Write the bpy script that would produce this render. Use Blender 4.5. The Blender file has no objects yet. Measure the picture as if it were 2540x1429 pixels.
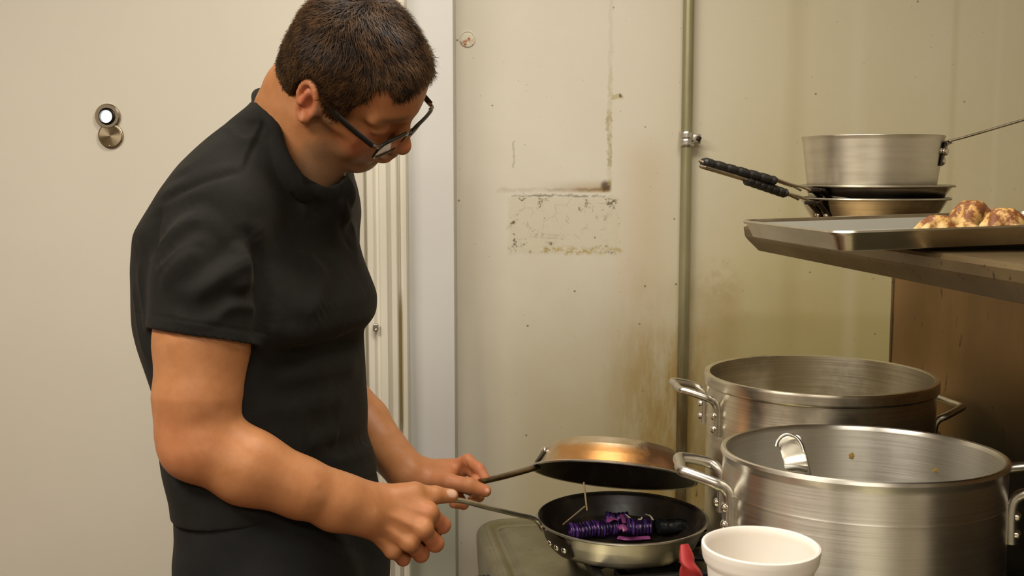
import bpy, bmesh, math, random
import numpy as np
from mathutils import Vector, Matrix
from mathutils.bvhtree import BVHTree
FAST_BODY = False; DEBUG = False
random.seed(7); rng = np.random.default_rng(7)
scene = bpy.context.scene
COL = scene.collection
# ------------------------------------------------------------------ camera, world, light, exposure
CH = 1.52; F = 2700.0; TH = math.radians(6.0); CT, ST = math.cos(TH), math.sin(TH)
cam = bpy.data.cameras.new('camera'); camo = bpy.data.objects.new('camera', cam); COL.objects.link(camo)
camo.location = (0, 0, CH); camo.rotation_euler = (math.radians(90) - TH, 0, 0)
cam.sensor_width = 36; cam.lens = F / 2540 * 36; cam.clip_start = 0.05
cam.dof.use_dof = True; cam.dof.focus_distance = 1.6; cam.dof.aperture_fstop = 13.0
scene.camera = camo
w = bpy.data.worlds.new('world'); scene.world = w; w.use_nodes = True
w.node_tree.nodes['Background'].inputs[0].default_value = (1.0, 0.9, 0.72, 1)
w.node_tree.nodes['Background'].inputs[1].default_value = 0.2
def area(name, loc, target, size, sy, power, col):
    l = bpy.data.lights.new(name, 'AREA'); l.shape = 'RECTANGLE'; l.size = size; l.size_y = sy
    l.energy = power; l.color = col
    o = bpy.data.objects.new(name, l); COL.objects.link(o); o.location = loc
    o.rotation_euler = (Vector(target) - Vector(loc)).to_track_quat('-Z', 'Y').to_euler()
    return o
LC = (1.0, 0.93, 0.82)
area('ceiling_or_fill_light', (-1.15, 0.50, 2.50), (-1.1, 0.55, 0), 1.1, 0.45, 23, LC)
area('ceiling_or_fill_light', (-0.15, -0.95, 2.50), (-0.15, -0.8, 0), 1.3, 0.4, 19, LC)
area('ceiling_or_fill_light', (0.12, 1.42, 2.50), (0.14, 1.46, 0), 0.9, 0.3, 10, LC)  # added overhead fill to brighten the back wall, no such lamp seen
scene.view_settings.view_transform = 'Standard'; scene.view_settings.look = 'None'
scene.view_settings.gamma = 1; scene.view_settings.use_curve_mapping = False
scene.view_settings.exposure = 0.80

def P(px, py, t):
    u = (px - 1270) / F; v = (714.5 - py) / F
    return Vector((u * t, (CT + v * ST) * t, CH + (-ST + v * CT) * t))
def PY(px, py, Y):                      # on a plane of constant Y
    v = (714.5 - py) / F
    return P(px, py, Y / (CT + v * ST))
def A(v): return np.array(v, dtype=np.float64)

# ------------------------------------------------------------------ materials
class NT:
    def __init__(s, name):
        s.m = bpy.data.materials.new(name); s.m.use_nodes = True; s.t = s.m.node_tree
        s.b = s.t.nodes['Principled BSDF']
        s._co = None
    def n(s, ty, **kw):
        x = s.t.nodes.new(ty)
        for k, v in kw.items(): setattr(x, k, v)
        return x
    def l(s, a, b): s.t.links.new(a, b)
    def co(s, kind='Object'):
        if s._co is None: s._co = s.n('ShaderNodeTexCoord')
        return s._co.outputs[kind]
    def setv(s, sock, v):
        if hasattr(v, 'default_value') or isinstance(v, bpy.types.NodeSocket): s.l(v, sock)
        else: sock.default_value = v
    def math(s, op, a, b=0.0, c=None, clamp=False):
        x = s.n('ShaderNodeMath', operation=op); x.use_clamp = clamp
        s.setv(x.inputs[0], a); s.setv(x.inputs[1], b)
        if c is not None: s.setv(x.inputs[2], c)
        return x.outputs[0]
    def noise(s, scale, detail=4, rough=0.55, vec=None, stretch=None, dist=0.0):
        vec = vec or s.co()
        if stretch:
            mp = s.n('ShaderNodeMapping'); s.l(vec, mp.inputs[0]); mp.inputs['Scale'].default_value = stretch; vec = mp.outputs[0]
        x = s.n('ShaderNodeTexNoise'); s.l(vec, x.inputs['Vector'])
        x.inputs['Scale'].default_value = scale; x.inputs['Detail'].default_value = detail
        x.inputs['Roughness'].default_value = rough; x.inputs['Distortion'].default_value = dist
        return x.outputs['Fac']
    def ramp(s, fac, a, b):             # linear remap a..b -> 0..1 clamped
        x = s.n('ShaderNodeMapRange'); s.setv(x.inputs[0], fac)
        x.interpolation_type = 'SMOOTHSTEP'
        s.setv(x.inputs[1], a); s.setv(x.inputs[2], b); return x.outputs[0]
    def mix(s, fac, a, b):
        x = s.n('ShaderNodeMix', data_type='RGBA'); s.setv(x.inputs[0], fac)
        for i, v in ((6, a), (7, b)):
            if isinstance(v, tuple): x.inputs[i].default_value = (*v[:3], 1)
            else: s.l(v, x.inputs[i])
        return x.outputs[2]
    def bump(s, h, strength=0.3, dist=0.01):
        x = s.n('ShaderNodeBump'); x.inputs['Strength'].default_value = strength; x.inputs['Distance'].default_value = dist
        s.l(h, x.inputs['Height']); s.l(x.outputs[0], s.b.inputs['Normal'])
    def xyz(s, sock):
        x = s.n('ShaderNodeSeparateXYZ'); s.l(sock, x.inputs[0]); return x.outputs
    def set(s, **kw):
        names = {'base': 'Base Color', 'rough': 'Roughness', 'metal': 'Metallic', 'spec': 'Specular IOR Level', 'trans': 'Transmission Weight', 'ior': 'IOR', 'sss': 'Subsurface Weight', 'coat': 'Coat Weight', 'sheen': 'Sheen Weight', 'aniso': 'Anisotropic', 'alpha': 'Alpha'}
        for k, v in kw.items():
            sk = s.b.inputs[names[k]]
            if isinstance(v, tuple): sk.default_value = (*v[:3], 1)
            else: s.setv(sk, v)
        return s

def srgb(r, g, b):
    return tuple(((c / 255) / 12.92 if c / 255 <= 0.04045 else ((c / 255 + 0.055) / 1.055) ** 2.4) for c in (r, g, b))

def simple(name, col, rough=0.5, metal=0.0, var=0.0, scale=20, **kw):
    t = NT(name)
    if var:
        d = tuple(c * (1 - var) for c in col)
        t.set(base=t.mix(t.ramp(t.noise(scale), 0.3, 0.7), d, col))
    else: t.set(base=col)
    t.set(rough=rough, metal=metal, **kw)
    return t.m

def brushed(name, col, col2, rough=0.33, scale=6, stretch=(1, 1, 70), stain=None, amt=0.5, bump=0.06, aniso=0.0):
    t = NT(name)
    n1 = t.noise(scale, 5, 0.6, stretch=stretch)
    n2 = t.noise(7, 4, 0.6)
    c = t.mix(t.ramp(n1, 0.25, 0.75), col2, col)
    if stain: c = t.mix(t.math('MULTIPLY', t.ramp(n2, 0.48, 0.68), amt), c, stain)
    t.set(base=c, metal=1.0, rough=t.math('ADD', rough - 0.08, t.math('MULTIPLY', n1, 0.16)))
    t.bump(n1, bump, 0.003)
    if aniso:
        tn = t.n('ShaderNodeTangent'); tn.direction_type = 'RADIAL'; tn.axis = 'Z'; t.l(tn.outputs[0], t.b.inputs['Tangent']); t.set(aniso=aniso); t.b.inputs['Anisotropic Rotation'].default_value = .25
    return t.m

M = {}
M['alu'] = brushed('brushed_aluminium', (0.90, 0.87, 0.79), (0.78, 0.75, 0.67), 0.36, aniso=.75, bump=.03, stain=(0.40, 0.36, 0.28), amt=0.25)
M['alu_old'] = brushed('aged_aluminium', (0.84, 0.78, 0.65), (0.66, 0.61, 0.50), 0.33, aniso=.7, bump=.03, stain=(0.2, 0.15, 0.09), amt=0.5)
M['alu_matte'] = brushed('matte_aluminium', (0.70, 0.65, 0.53), (0.60, 0.55, 0.44), 0.42, aniso=.6, bump=.02, stretch=(1, 1, 12))
M['rod'] = simple('cast_aluminium', (0.66, 0.63, 0.56), 0.32, 1.0, 0.25, 40)
M['steel'] = brushed('stainless_steel', (0.58, 0.53, 0.44), (0.42, 0.37, 0.30), 0.22, aniso=.5, stain=(0.12, 0.08, 0.04), amt=0.6)
M['steel_handle'] = simple('steel_handle', (0.56, 0.52, 0.42), 0.36, 1.0, 0.3, 30)
M['rivet'] = simple('rivet_steel', (0.75, 0.70, 0.60), 0.2, 1.0)
M['chrome'] = simple('worn_chrome', (0.62, 0.56, 0.45), 0.25, 1.0, 0.2, 60)
M['rubber'] = simple('black_rubber', (0.012, 0.011, 0.009), 0.5)
M['darkmetal'] = simple('burnt_dark_steel', (0.05, 0.035, 0.025), 0.35, 0.8, 0.5, 30)

def nonstick():
    t = NT('nonstick_black'); n = t.noise(35, 5)
    t.set(base=t.mix(t.ramp(n, .45, .7), (0.02, 0.015, 0.011), (0.045, 0.032, 0.02)), rough=t.math('ADD', .22, t.math('MULTIPLY', n, .3)))
    return t.m
M['nonstick'] = nonstick()

def burnt():
    t = NT('burnt_pan_outside'); x, y, z = t.xyz(t.co())
    n = t.noise(9, 6, .6, stretch=(1.2, 1.2, .5)); n2 = t.noise(30, 6, .65)
    c = t.mix(t.ramp(n, .35, .65), (0.66, 0.57, 0.42), (0.50, 0.38, 0.22))
    band = t.math('MULTIPLY', t.ramp(t.math('ADD', z, t.math('MULTIPLY', n2, .022)), .022, .036), t.ramp(t.math('ADD', x, t.math('MULTIPLY', n, .06)), -.10, -.055))
    c = t.mix(t.math('MULTIPLY', band, .9), c, (0.50, 0.235, 0.065))
    dk = t.ramp(t.math('ADD', x, t.math('MULTIPLY', t.math('SUBTRACT', n2, .5), .22)), .0, .065)
    c = t.mix(t.math('MULTIPLY', dk, .88), c, (0.13, 0.065, 0.035))
    c = t.mix(t.math('MULTIPLY', t.ramp(n2, .64, .72), .6), c, (0.10, 0.045, 0.02))
    t.set(base=c, metal=.9, rough=t.math('ADD', .28, t.math('MULTIPLY', n2, .25)))
    t.bump(n2, .12, .004)
    return t.m
M['burnt'] = burnt()

def panside():
    t = NT('pan_side_steel'); x, y, z = t.xyz(t.co())
    n = t.noise(14, 6, .65); n2 = t.noise(5, 3)
    c = t.mix(t.ramp(n2, .35, .65), (0.84, 0.80, 0.72), (0.66, 0.60, 0.50))
    c = t.mix(t.math('MULTIPLY', t.ramp(n, .60, .75), .6), c, (0.12, .07, .03))
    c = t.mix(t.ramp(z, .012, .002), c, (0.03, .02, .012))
    t.set(base=c, metal=1.0, rough=.38, aniso=.7); t.b.inputs['Anisotropic Rotation'].default_value = .25; t.bump(n, .04, .003)
    tn = t.n('ShaderNodeTangent'); tn.direction_type = 'RADIAL'; tn.axis = 'Z'; t.l(tn.outputs[0], t.b.inputs['Tangent'])
    return t.m
M['panside'] = panside()

def bakedsteel():
    t = NT('greasy_shelf_steel'); n = t.noise(5, 6, .55); n2 = t.noise(90, 3)
    c = t.mix(t.ramp(n, .35, .65), (0.23, 0.165, 0.08), (0.155, 0.105, 0.05))
    c = t.mix(t.math('MULTIPLY', t.ramp(n2, .62, .72), .8), c, (.03, .02, .01))
    t.set(base=c, metal=.75, rough=t.math('ADD', .32, t.math('MULTIPLY', n, .2))); t.bump(n, .1, .004)
    return t.m
M['greasy'] = bakedsteel()

def backsplash():
    t = NT('greasy_backsplash'); x, y, z = t.xyz(t.co())
    n = t.noise(5, 6, .6, stretch=(1, 1, .35)); n2 = t.noise(60, 3, stretch=(1, 1, .3))
    c = t.mix(t.ramp(n, .35, .65), (0.46, 0.285, 0.12), (0.33, 0.195, 0.08))
    c = t.mix(t.math('MULTIPLY', t.ramp(n2, .66, .74), .7), c, (.05, .025, .01))
    # shelf's shadow painted black low down behind the burners
    shelf_shade = t.math('MULTIPLY', t.ramp(t.math('ADD', z, t.math('MULTIPLY', n, .12)), 1.30, 1.10), t.ramp(t.math('ADD', y, t.math('MULTIPLY', n, .05)), 1.99, 1.86))
    c = t.mix(shelf_shade, c, (.008, .006, .005))
    t.set(base=c, metal=.35, rough=.5)
    return t.m
M['backsplash'] = backsplash()

def stovetop():
    t = NT('stove_top_steel'); n = t.noise(6, 6, .6); n2 = t.noise(70, 4)
    c = t.mix(t.ramp(n, .35, .7), (0.33, 0.31, 0.205), (0.23, 0.21, 0.125))
    c = t.mix(t.math('MULTIPLY', t.ramp(n2, .6, .75), .35), c, (.10, .07, .03))
    t.set(base=c, metal=.9, rough=t.math('ADD', .2, t.math('MULTIPLY', n, .2)))
    return t.m
M['stovetop'] = stovetop()

def cloth(name, c1, c2, bs=.35):
    t = NT(name); n = t.noise(900, 2); n2 = t.noise(14, 5, .6)
    t.set(base=t.mix(t.ramp(n2, .3, .7), c1, c2), rough=.9, spec=.2, sheen=.06)
    t.b.inputs['Sheen Tint'].default_value = (0.5, .42, .3, 1); t.b.inputs['Sheen Roughness'].default_value = .5
    t.bump(t.math('ADD', t.math('MULTIPLY', n, .12), n2), bs, .006)
    return t.m
M['shirt'] = cloth('black_cotton', (0.0078, 0.0074, 0.0062), (0.0125, 0.0118, 0.010))
M['trousers'] = cloth('dark_denim', (0.007, 0.007, 0.007), (0.012, 0.012, 0.0115))
M['collar'] = cloth('black_rib', (0.006, 0.0058, 0.005), (0.009, 0.0085, 0.0075), .15)

def skin():
    t = NT('skin')
    def att(nm):
        a = t.n('ShaderNodeAttribute', attribute_name=nm); return a.outputs['Fac']
    n = t.noise(38, 5, .6); n2 = t.noise(420, 3, .6); n3 = t.noise(1300, 2, .5); n4 = t.noise(9, 3)
    c = t.mix(t.ramp(n, .3, .7), (0.40, 0.165, 0.060), (0.47, 0.206, 0.082))
    c = t.mix(t.math('MULTIPLY', t.ramp(n4, .35, .7), .35), c, (0.41, 0.16, 0.062))
    c = t.mix(t.math('MULTIPLY', att('red'), t.math('ADD', .55, t.math('MULTIPLY', n, .5))), c, (0.52, 0.145, 0.075))
    c = t.mix(att('pale'), c, (0.80, 0.55, 0.42))
    st = t.math('MULTIPLY', att('beard'), t.ramp(t.noise(1300, 2, .7), .40, .65))
    c = t.mix(t.math('MULTIPLY', st, .8), c, (0.11, 0.07, 0.04))
    c = t.mix(t.math('MULTIPLY', att('beard'), .5), c, (0.25, 0.15, 0.085))
    c = t.mix(att('dark'), c, (0.06, 0.035, 0.022))
    t.set(base=c, rough=t.math('ADD', .42, t.math('MULTIPLY', n2, .15)), sss=.06, spec=.36)
    t.b.inputs['Subsurface Radius'].default_value = (1.0, .35, .15); t.b.inputs['Subsurface Scale'].default_value = .012
    t.bump(t.math('ADD', n2, t.math('MULTIPLY', n3, .6)), .09, .002)
    return t.m
M['skin'] = skin()
def hairm():
    t = NT('brown_hair'); n = t.noise(60, 5, .6); n2 = t.noise(10, 3)
    c = t.mix(t.ramp(n, .35, .7), (0.016, 0.0070, 0.0026), (0.080, 0.038, 0.013))
    c = t.mix(t.math('MULTIPLY', t.ramp(n2, .5, .75), .25), c, (0.10, 0.055, 0.022))
    t.set(base=c, rough=.5, spec=.18); return t.m
M['hair'] = hairm()
M['frame'] = simple('dark_tortoise_acetate', (0.012, 0.010, 0.008), .25, coat=.4)
M['frame_metal'] = simple('gunmetal', (0.35, 0.32, 0.27), .25, 1.0)
def glass():
    t = NT('lens_glass'); t.set(base=(1, 1, 1), rough=.02, trans=1.0, ior=1.25); return t.m
M['lens'] = glass()
M['eye'] = simple('eye_white', (0.6, .5, .42), .2)

# ------------------------------------------------------------------ object helpers
def tag(o, label=None, cat=None, group=None, kind=None):
    if label: o['label'] = label
    if cat: o['category'] = cat
    if group: o['group'] = group
    if kind: o['kind'] = kind
    return o
def empty(name, loc, label, cat, group=None, rot=(0, 0, 0)):
    o = bpy.data.objects.new(name, None); COL.objects.link(o); o.location = loc; o.rotation_euler = rot
    o.empty_display_size = .05
    return tag(o, label, cat, group)
def link(name, me, mat=None, parent=None, smooth=True, world=False):
    if mat:
        for m in (mat if isinstance(mat, list) else [mat]): me.materials.append(m)
    if smooth:
        me.polygons.foreach_set('use_smooth', [True] * len(me.polygons))
    o = bpy.data.objects.new(name, me); COL.objects.link(o)
    if parent:
        o.parent = parent
        if world:
            mw = Matrix.LocRotScale(parent.location, parent.rotation_euler, parent.scale)
            pp = parent.parent
            while pp: mw = Matrix.LocRotScale(pp.location, pp.rotation_euler, pp.scale) @ mw; pp = pp.parent
            me.transform(mw.inverted())
    return o
def bm_link(name, bm, mat=None, parent=None, smooth=True, world=False, sharp=40):
    bmesh.ops.recalc_face_normals(bm, faces=bm.faces)
    me = bpy.data.meshes.new(name); bm.to_mesh(me); bm.free()
    o = link(name, me, mat, parent, smooth, world)
    if smooth and sharp: me.set_sharp_from_angle(angle=math.radians(sharp))
    return o
def lathe(prof, seg=96, bm=None, mat=Matrix(), mi=0, closed=False):
    """profile [(r,z)], revolve about z; returns bm"""
    bm = bm or bmesh.new(); rings = []
    pr = [prof[0]]
    for (r0_, z0_), (r1_, z1_) in zip(prof[:-1], prof[1:]):       # holding loops so that shading stays crisp
        L_ = math.hypot(r1_ - r0_, z1_ - z0_)
        if L_ > .008:
            f_ = .0012 / L_; pr += [(r0_ + (r1_ - r0_) * f_, z0_ + (z1_ - z0_) * f_), (r1_ - (r1_ - r0_) * f_, z1_ - (z1_ - z0_) * f_)]
        pr.append((r1_, z1_))
    for r, z in pr:
        if r < 1e-6: rings.append([bm.verts.new(mat @ Vector((0, 0, z)))])
        else: rings.append([bm.verts.new(mat @ Vector((r * math.cos(2 * math.pi * i / seg), r * math.sin(2 * math.pi * i / seg), z))) for i in range(seg)])
    prs = list(zip(rings[:-1], rings[1:])) + ([(rings[-1], rings[0])] if closed else [])
    for a, b in prs:
        for i in range(seg):
            j = (i + 1) % seg
            if len(a) == 1 and len(b) == 1: continue
            if len(a) == 1: f = bm.faces.new((a[0], b[j], b[i]))
            elif len(b) == 1: f = bm.faces.new((a[i], a[j], b[0]))
            else: f = bm.faces.new((a[i], a[j], b[j], b[i]))
            f.material_index = mi
    return bm
def catmull(pts, n=8, closed=False):
    pts = [Vector(p) for p in pts]; out = []
    N = len(pts)
    for i in range(N if closed else N - 1):
        g = (lambda k: pts[k % N]) if closed else (lambda k: pts[min(max(k, 0), N - 1)])
        p0, p1, p2, p3 = g(i - 1), g(i), g(i + 1), g(i + 2)
        for k in range(n):
            s = k / n
            out.append(.5 * ((2 * p1) + (p2 - p0) * s + (2 * p0 - 5 * p1 + 4 * p2 - p3) * s * s + (3 * p1 - p0 - 3 * p2 + p3) * s ** 3))
    if not closed: out.append(pts[-1])
    return out
def tube(pts, r, seg=14, bm=None, sx=1.0, up=Vector((0, 0, 1)), cap=True, closed=False, mi=0, flat=1.0):
    """swept tube, r number or list; flat scales along up direction; sx sideways"""
    bm = bm or bmesh.new(); pts = [Vector(p) for p in pts]; rings = []; N = len(pts)
    for i, p in enumerate(pts):
        a = pts[(i - 1) % N] if (closed or i > 0) else pts[i]; b = pts[(i + 1) % N] if (closed or i < N - 1) else pts[i]
        d = (b - a).normalized(); s = d.cross(up)
        if s.length < .05: s = d.cross(Vector((0, 1, .1)))
        s.normalize(); u = s.cross(d).normalized(); rr = r[i] if hasattr(r, '__len__') else r
        rings.append([bm.verts.new(p + s * (math.cos(2 * math.pi * k / seg) * rr * sx) + u * (math.sin(2 * math.pi * k / seg) * rr * flat)) for k in range(seg)])
    for i in range(N if closed else N - 1):
        a, b = rings[i], rings[(i + 1) % N]
        for k in range(seg):
            f = bm.faces.new((a[k], a[(k + 1) % seg], b[(k + 1) % seg], b[k])); f.material_index = mi
    if cap and not closed:
        bm.faces.new(rings[0]).material_index = mi; bm.faces.new(rings[-1][::-1]).material_index = mi
    return bm
def box(bm, c, s, R=Matrix(), bev=0.0, seg=3):
    r = bmesh.ops.create_cube(bm, size=1.0, matrix=Matrix.Translation(Vector(c)) @ R.to_4x4() @ Matrix.Diagonal((*s, 1)))
    if bev:
        es = list({e for v in r['verts'] for e in v.link_edges})
        bmesh.ops.bevel(bm, geom=es, offset=bev, segments=seg, affect='EDGES', profile=.5)
    return bm
def dome(bm, c, n, r, h=.5):
    q = Vector(n).to_track_quat('Z', 'Y').to_matrix().to_4x4()
    m = Matrix.Translation(Vector(c)) @ q
    return lathe([(0, r * h), (r * .35, r * h * .94), (r * .7, r * h * .7), (r * .93, r * h * .33), (r, 0), (r, -r * .6)], 20, bm, m)

# ------------------------------------------------------------------ SDF modelling
class SDF:
    def __init__(s): s.p = []
    def add(s, fn, c, rad, k=.01, op='u'): s.p.append((fn, A(c), rad, k, op)); return s
    def cap(s, a, b, ra, rb, k=.01, op='u'):
        a, b = A(a), A(b); ab = b - a; L2 = max(ab @ ab, 1e-12)
        def fn(p):
            t = np.clip((p - a) @ ab / L2, 0, 1)
            return np.linalg.norm(p - a - t[:, None] * ab, axis=1) - (ra + t * (rb - ra))
        return s.add(fn, (a + b) / 2, math.sqrt(L2) / 2 + max(ra, rb), k, op)
    def chain(s, pts, rs, k=.01, op='u'):
        for i in range(len(pts) - 1): s.cap(pts[i], pts[i + 1], rs[i], rs[i + 1], k, op)
        return s
    def ell(s, c, r, R=None, k=.01, op='u'):
        c = A(c); r = A(r); R = np.eye(3) if R is None else A(R)       # R columns = local axes in world
        m = r.min()
        def fn(p):
            q = (p - c) @ R; k0 = np.linalg.norm(q / r, axis=1); k1 = np.linalg.norm(q / (r * r), axis=1)
            return np.where(k1 > 1e-9, k0 * (k0 - 1) / np.maximum(k1, 1e-9), -m)
        return s.add(fn, c, r.max(), k, op)
    def eval(s, p, c=None, R=1e9):
        d = np.full(len(p), 1.0)
        for fn, pc, rad, k, op in s.p:
            if c is not None and np.linalg.norm(pc - c) > R + rad + k + .012: continue
            e = fn(p)
            if op == 'u':
                h = np.clip(.5 + .5 * (d - e) / k, 0, 1); d = d * (1 - h) + e * h - k * h * (1 - h)
            elif op == 's':
                h = np.clip(.5 - .5 * (d + e) / k, 0, 1); d = d * (1 - h) - e * h + k * h * (1 - h)
            elif op == 'i': d = np.maximum(d, e)
        return d
    def mesh(s, lo, hi, h, B=16):
        lo, hi = A(lo), A(hi); n = np.ceil((hi - lo) / h / B).astype(int) * B + 1
        V = np.full(n, 1.0, np.float32)
        g = np.stack(np.meshgrid(*[np.arange(B + 1)] * 3, indexing='ij'), -1).reshape(-1, 3) * h
        R = B * h * .87
        act = np.zeros(n, bool)
        for bi in range(0, n[0] - 1, B):
            for bj in range(0, n[1] - 1, B):
                for bk in range(0, n[2] - 1, B):
                    o = lo + A((bi, bj, bk)) * h; c = o + B * h / 2
                    d0 = s.eval(c[None], c, R)[0]
                    if d0 > R * 1.6 or d0 < -R * 2.6:
                        if d0 < 0: V[bi:bi + B + 1, bj:bj + B + 1, bk:bk + B + 1] = -1.0
                        continue
                    V[bi:bi + B + 1, bj:bj + B + 1, bk:bk + B + 1] = s.eval(g + o, c, R).reshape(B + 1, B + 1, B + 1)
        S = V < 0
        m = n - 1
        def sl(a, i, j, k): return a[i:i + m[0], j:j + m[1], k:k + m[2]]
        cs = [(i, j, k) for i in (0, 1) for j in (0, 1) for k in (0, 1)]
        an = np.zeros(m, bool); al = np.ones(m, bool)
        for c in cs: x = sl(S, *c); an |= x; al &= x
        idx = np.argwhere(an & ~al); lin = np.ravel_multi_index(idx.T, m)
        vals = [V[idx[:, 0] + c[0], idx[:, 1] + c[1], idx[:, 2] + c[2]] for c in cs]
        acc = np.zeros((len(idx), 3)); cnt = np.zeros(len(idx))
        for a in range(8):
            for b in range(a + 1, 8):
                ca, cb = A(cs[a]), A(cs[b])
                if abs(ca - cb).sum() != 1: continue
                va, vb = vals[a], vals[b]; mk = (va < 0) != (vb < 0)
                t = np.where(mk, va / np.where(mk, va - vb, 1), 0)
                acc += np.where(mk[:, None], ca + t[:, None] * (cb - ca), 0); cnt += mk
        verts = lo + (idx + acc / cnt[:, None]) * h
        faces = []
        for ax in range(3):
            o1, o2 = [(1, 2), (2, 0), (0, 1)][ax]
            a = [slice(None)] * 3; b = [slice(None)] * 3; a[ax] = slice(0, -1); b[ax] = slice(1, None)
            e = np.argwhere(S[tuple(a)] != S[tuple(b)])
            e = e[(e[:, o1] > 0) & (e[:, o2] > 0) & (e[:, o1] < m[o1]) & (e[:, o2] < m[o2])]
            inside = S[e[:, 0], e[:, 1], e[:, 2]]
            q = []
            for d1, d2 in ((0, 0), (1, 0), (1, 1), (0, 1)):
                c = e.copy(); c[:, o1] -= d1; c[:, o2] -= d2
                q.append(np.searchsorted(lin, np.ravel_multi_index(c.T, m)))
            q = np.stack(q, 1); q[~inside] = q[~inside][:, ::-1]; faces.append(q)
        return verts, np.concatenate(faces)[:, ::-1] if False else np.concatenate(faces)
def np_mesh(name, verts, faces):
    me = bpy.data.meshes.new(name)
    me.vertices.add(len(verts)); me.vertices.foreach_set('co', np.ascontiguousarray(verts, dtype=np.float32).ravel())
    me.loops.add(faces.size); me.loops.foreach_set('vertex_index', faces.ravel().astype(np.int32))
    me.polygons.add(len(faces)); me.polygons.foreach_set('loop_start', np.arange(0, faces.size, faces.shape[1], dtype=np.int32))
    me.update(calc_edges=True); me.validate()
    return me
def vnormals(v, f):
    n = np.zeros_like(v); a, b, c, d = (v[f[:, i]] for i in range(4))
    fn = np.cross(c - a, d - b)
    for i in range(4): np.add.at(n, f[:, i], fn)
    return n / np.maximum(np.linalg.norm(n, axis=1), 1e-12)[:, None]
def sss(x, a, b):
    t = np.clip((x - a) / (b - a), 0, 1); return t * t * (3 - 2 * t)
def wob(p, s, seed=0):                    # cheap smooth pseudo noise, about -1..1
    r = np.random.default_rng(seed); out = np.zeros(len(p))
    for i in range(6):
        k = r.normal(size=3); k = k / np.linalg.norm(k) * s * (0.7 + .25 * i); out += np.sin(p @ k + r.uniform(0, 6.28)) * (1 / (1 + .3 * i))
    return out / 3
def att(me, name, arr):
    a = me.attributes.new(name, 'FLOAT', 'POINT'); a.data.foreach_set('value', np.ascontiguousarray(arr, dtype=np.float32))
def seg_dist(p, pts):
    best = np.full(len(p), 9.0); side = np.zeros(len(p))
    for a, b in zip(pts[:-1], pts[1:]):
        ab = b - a; t = np.clip((p - a) @ ab / (ab @ ab), 0, 1); d = np.linalg.norm(p - a - t[:, None] * ab, axis=1)
        best = np.minimum(best, d)
    return best
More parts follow.
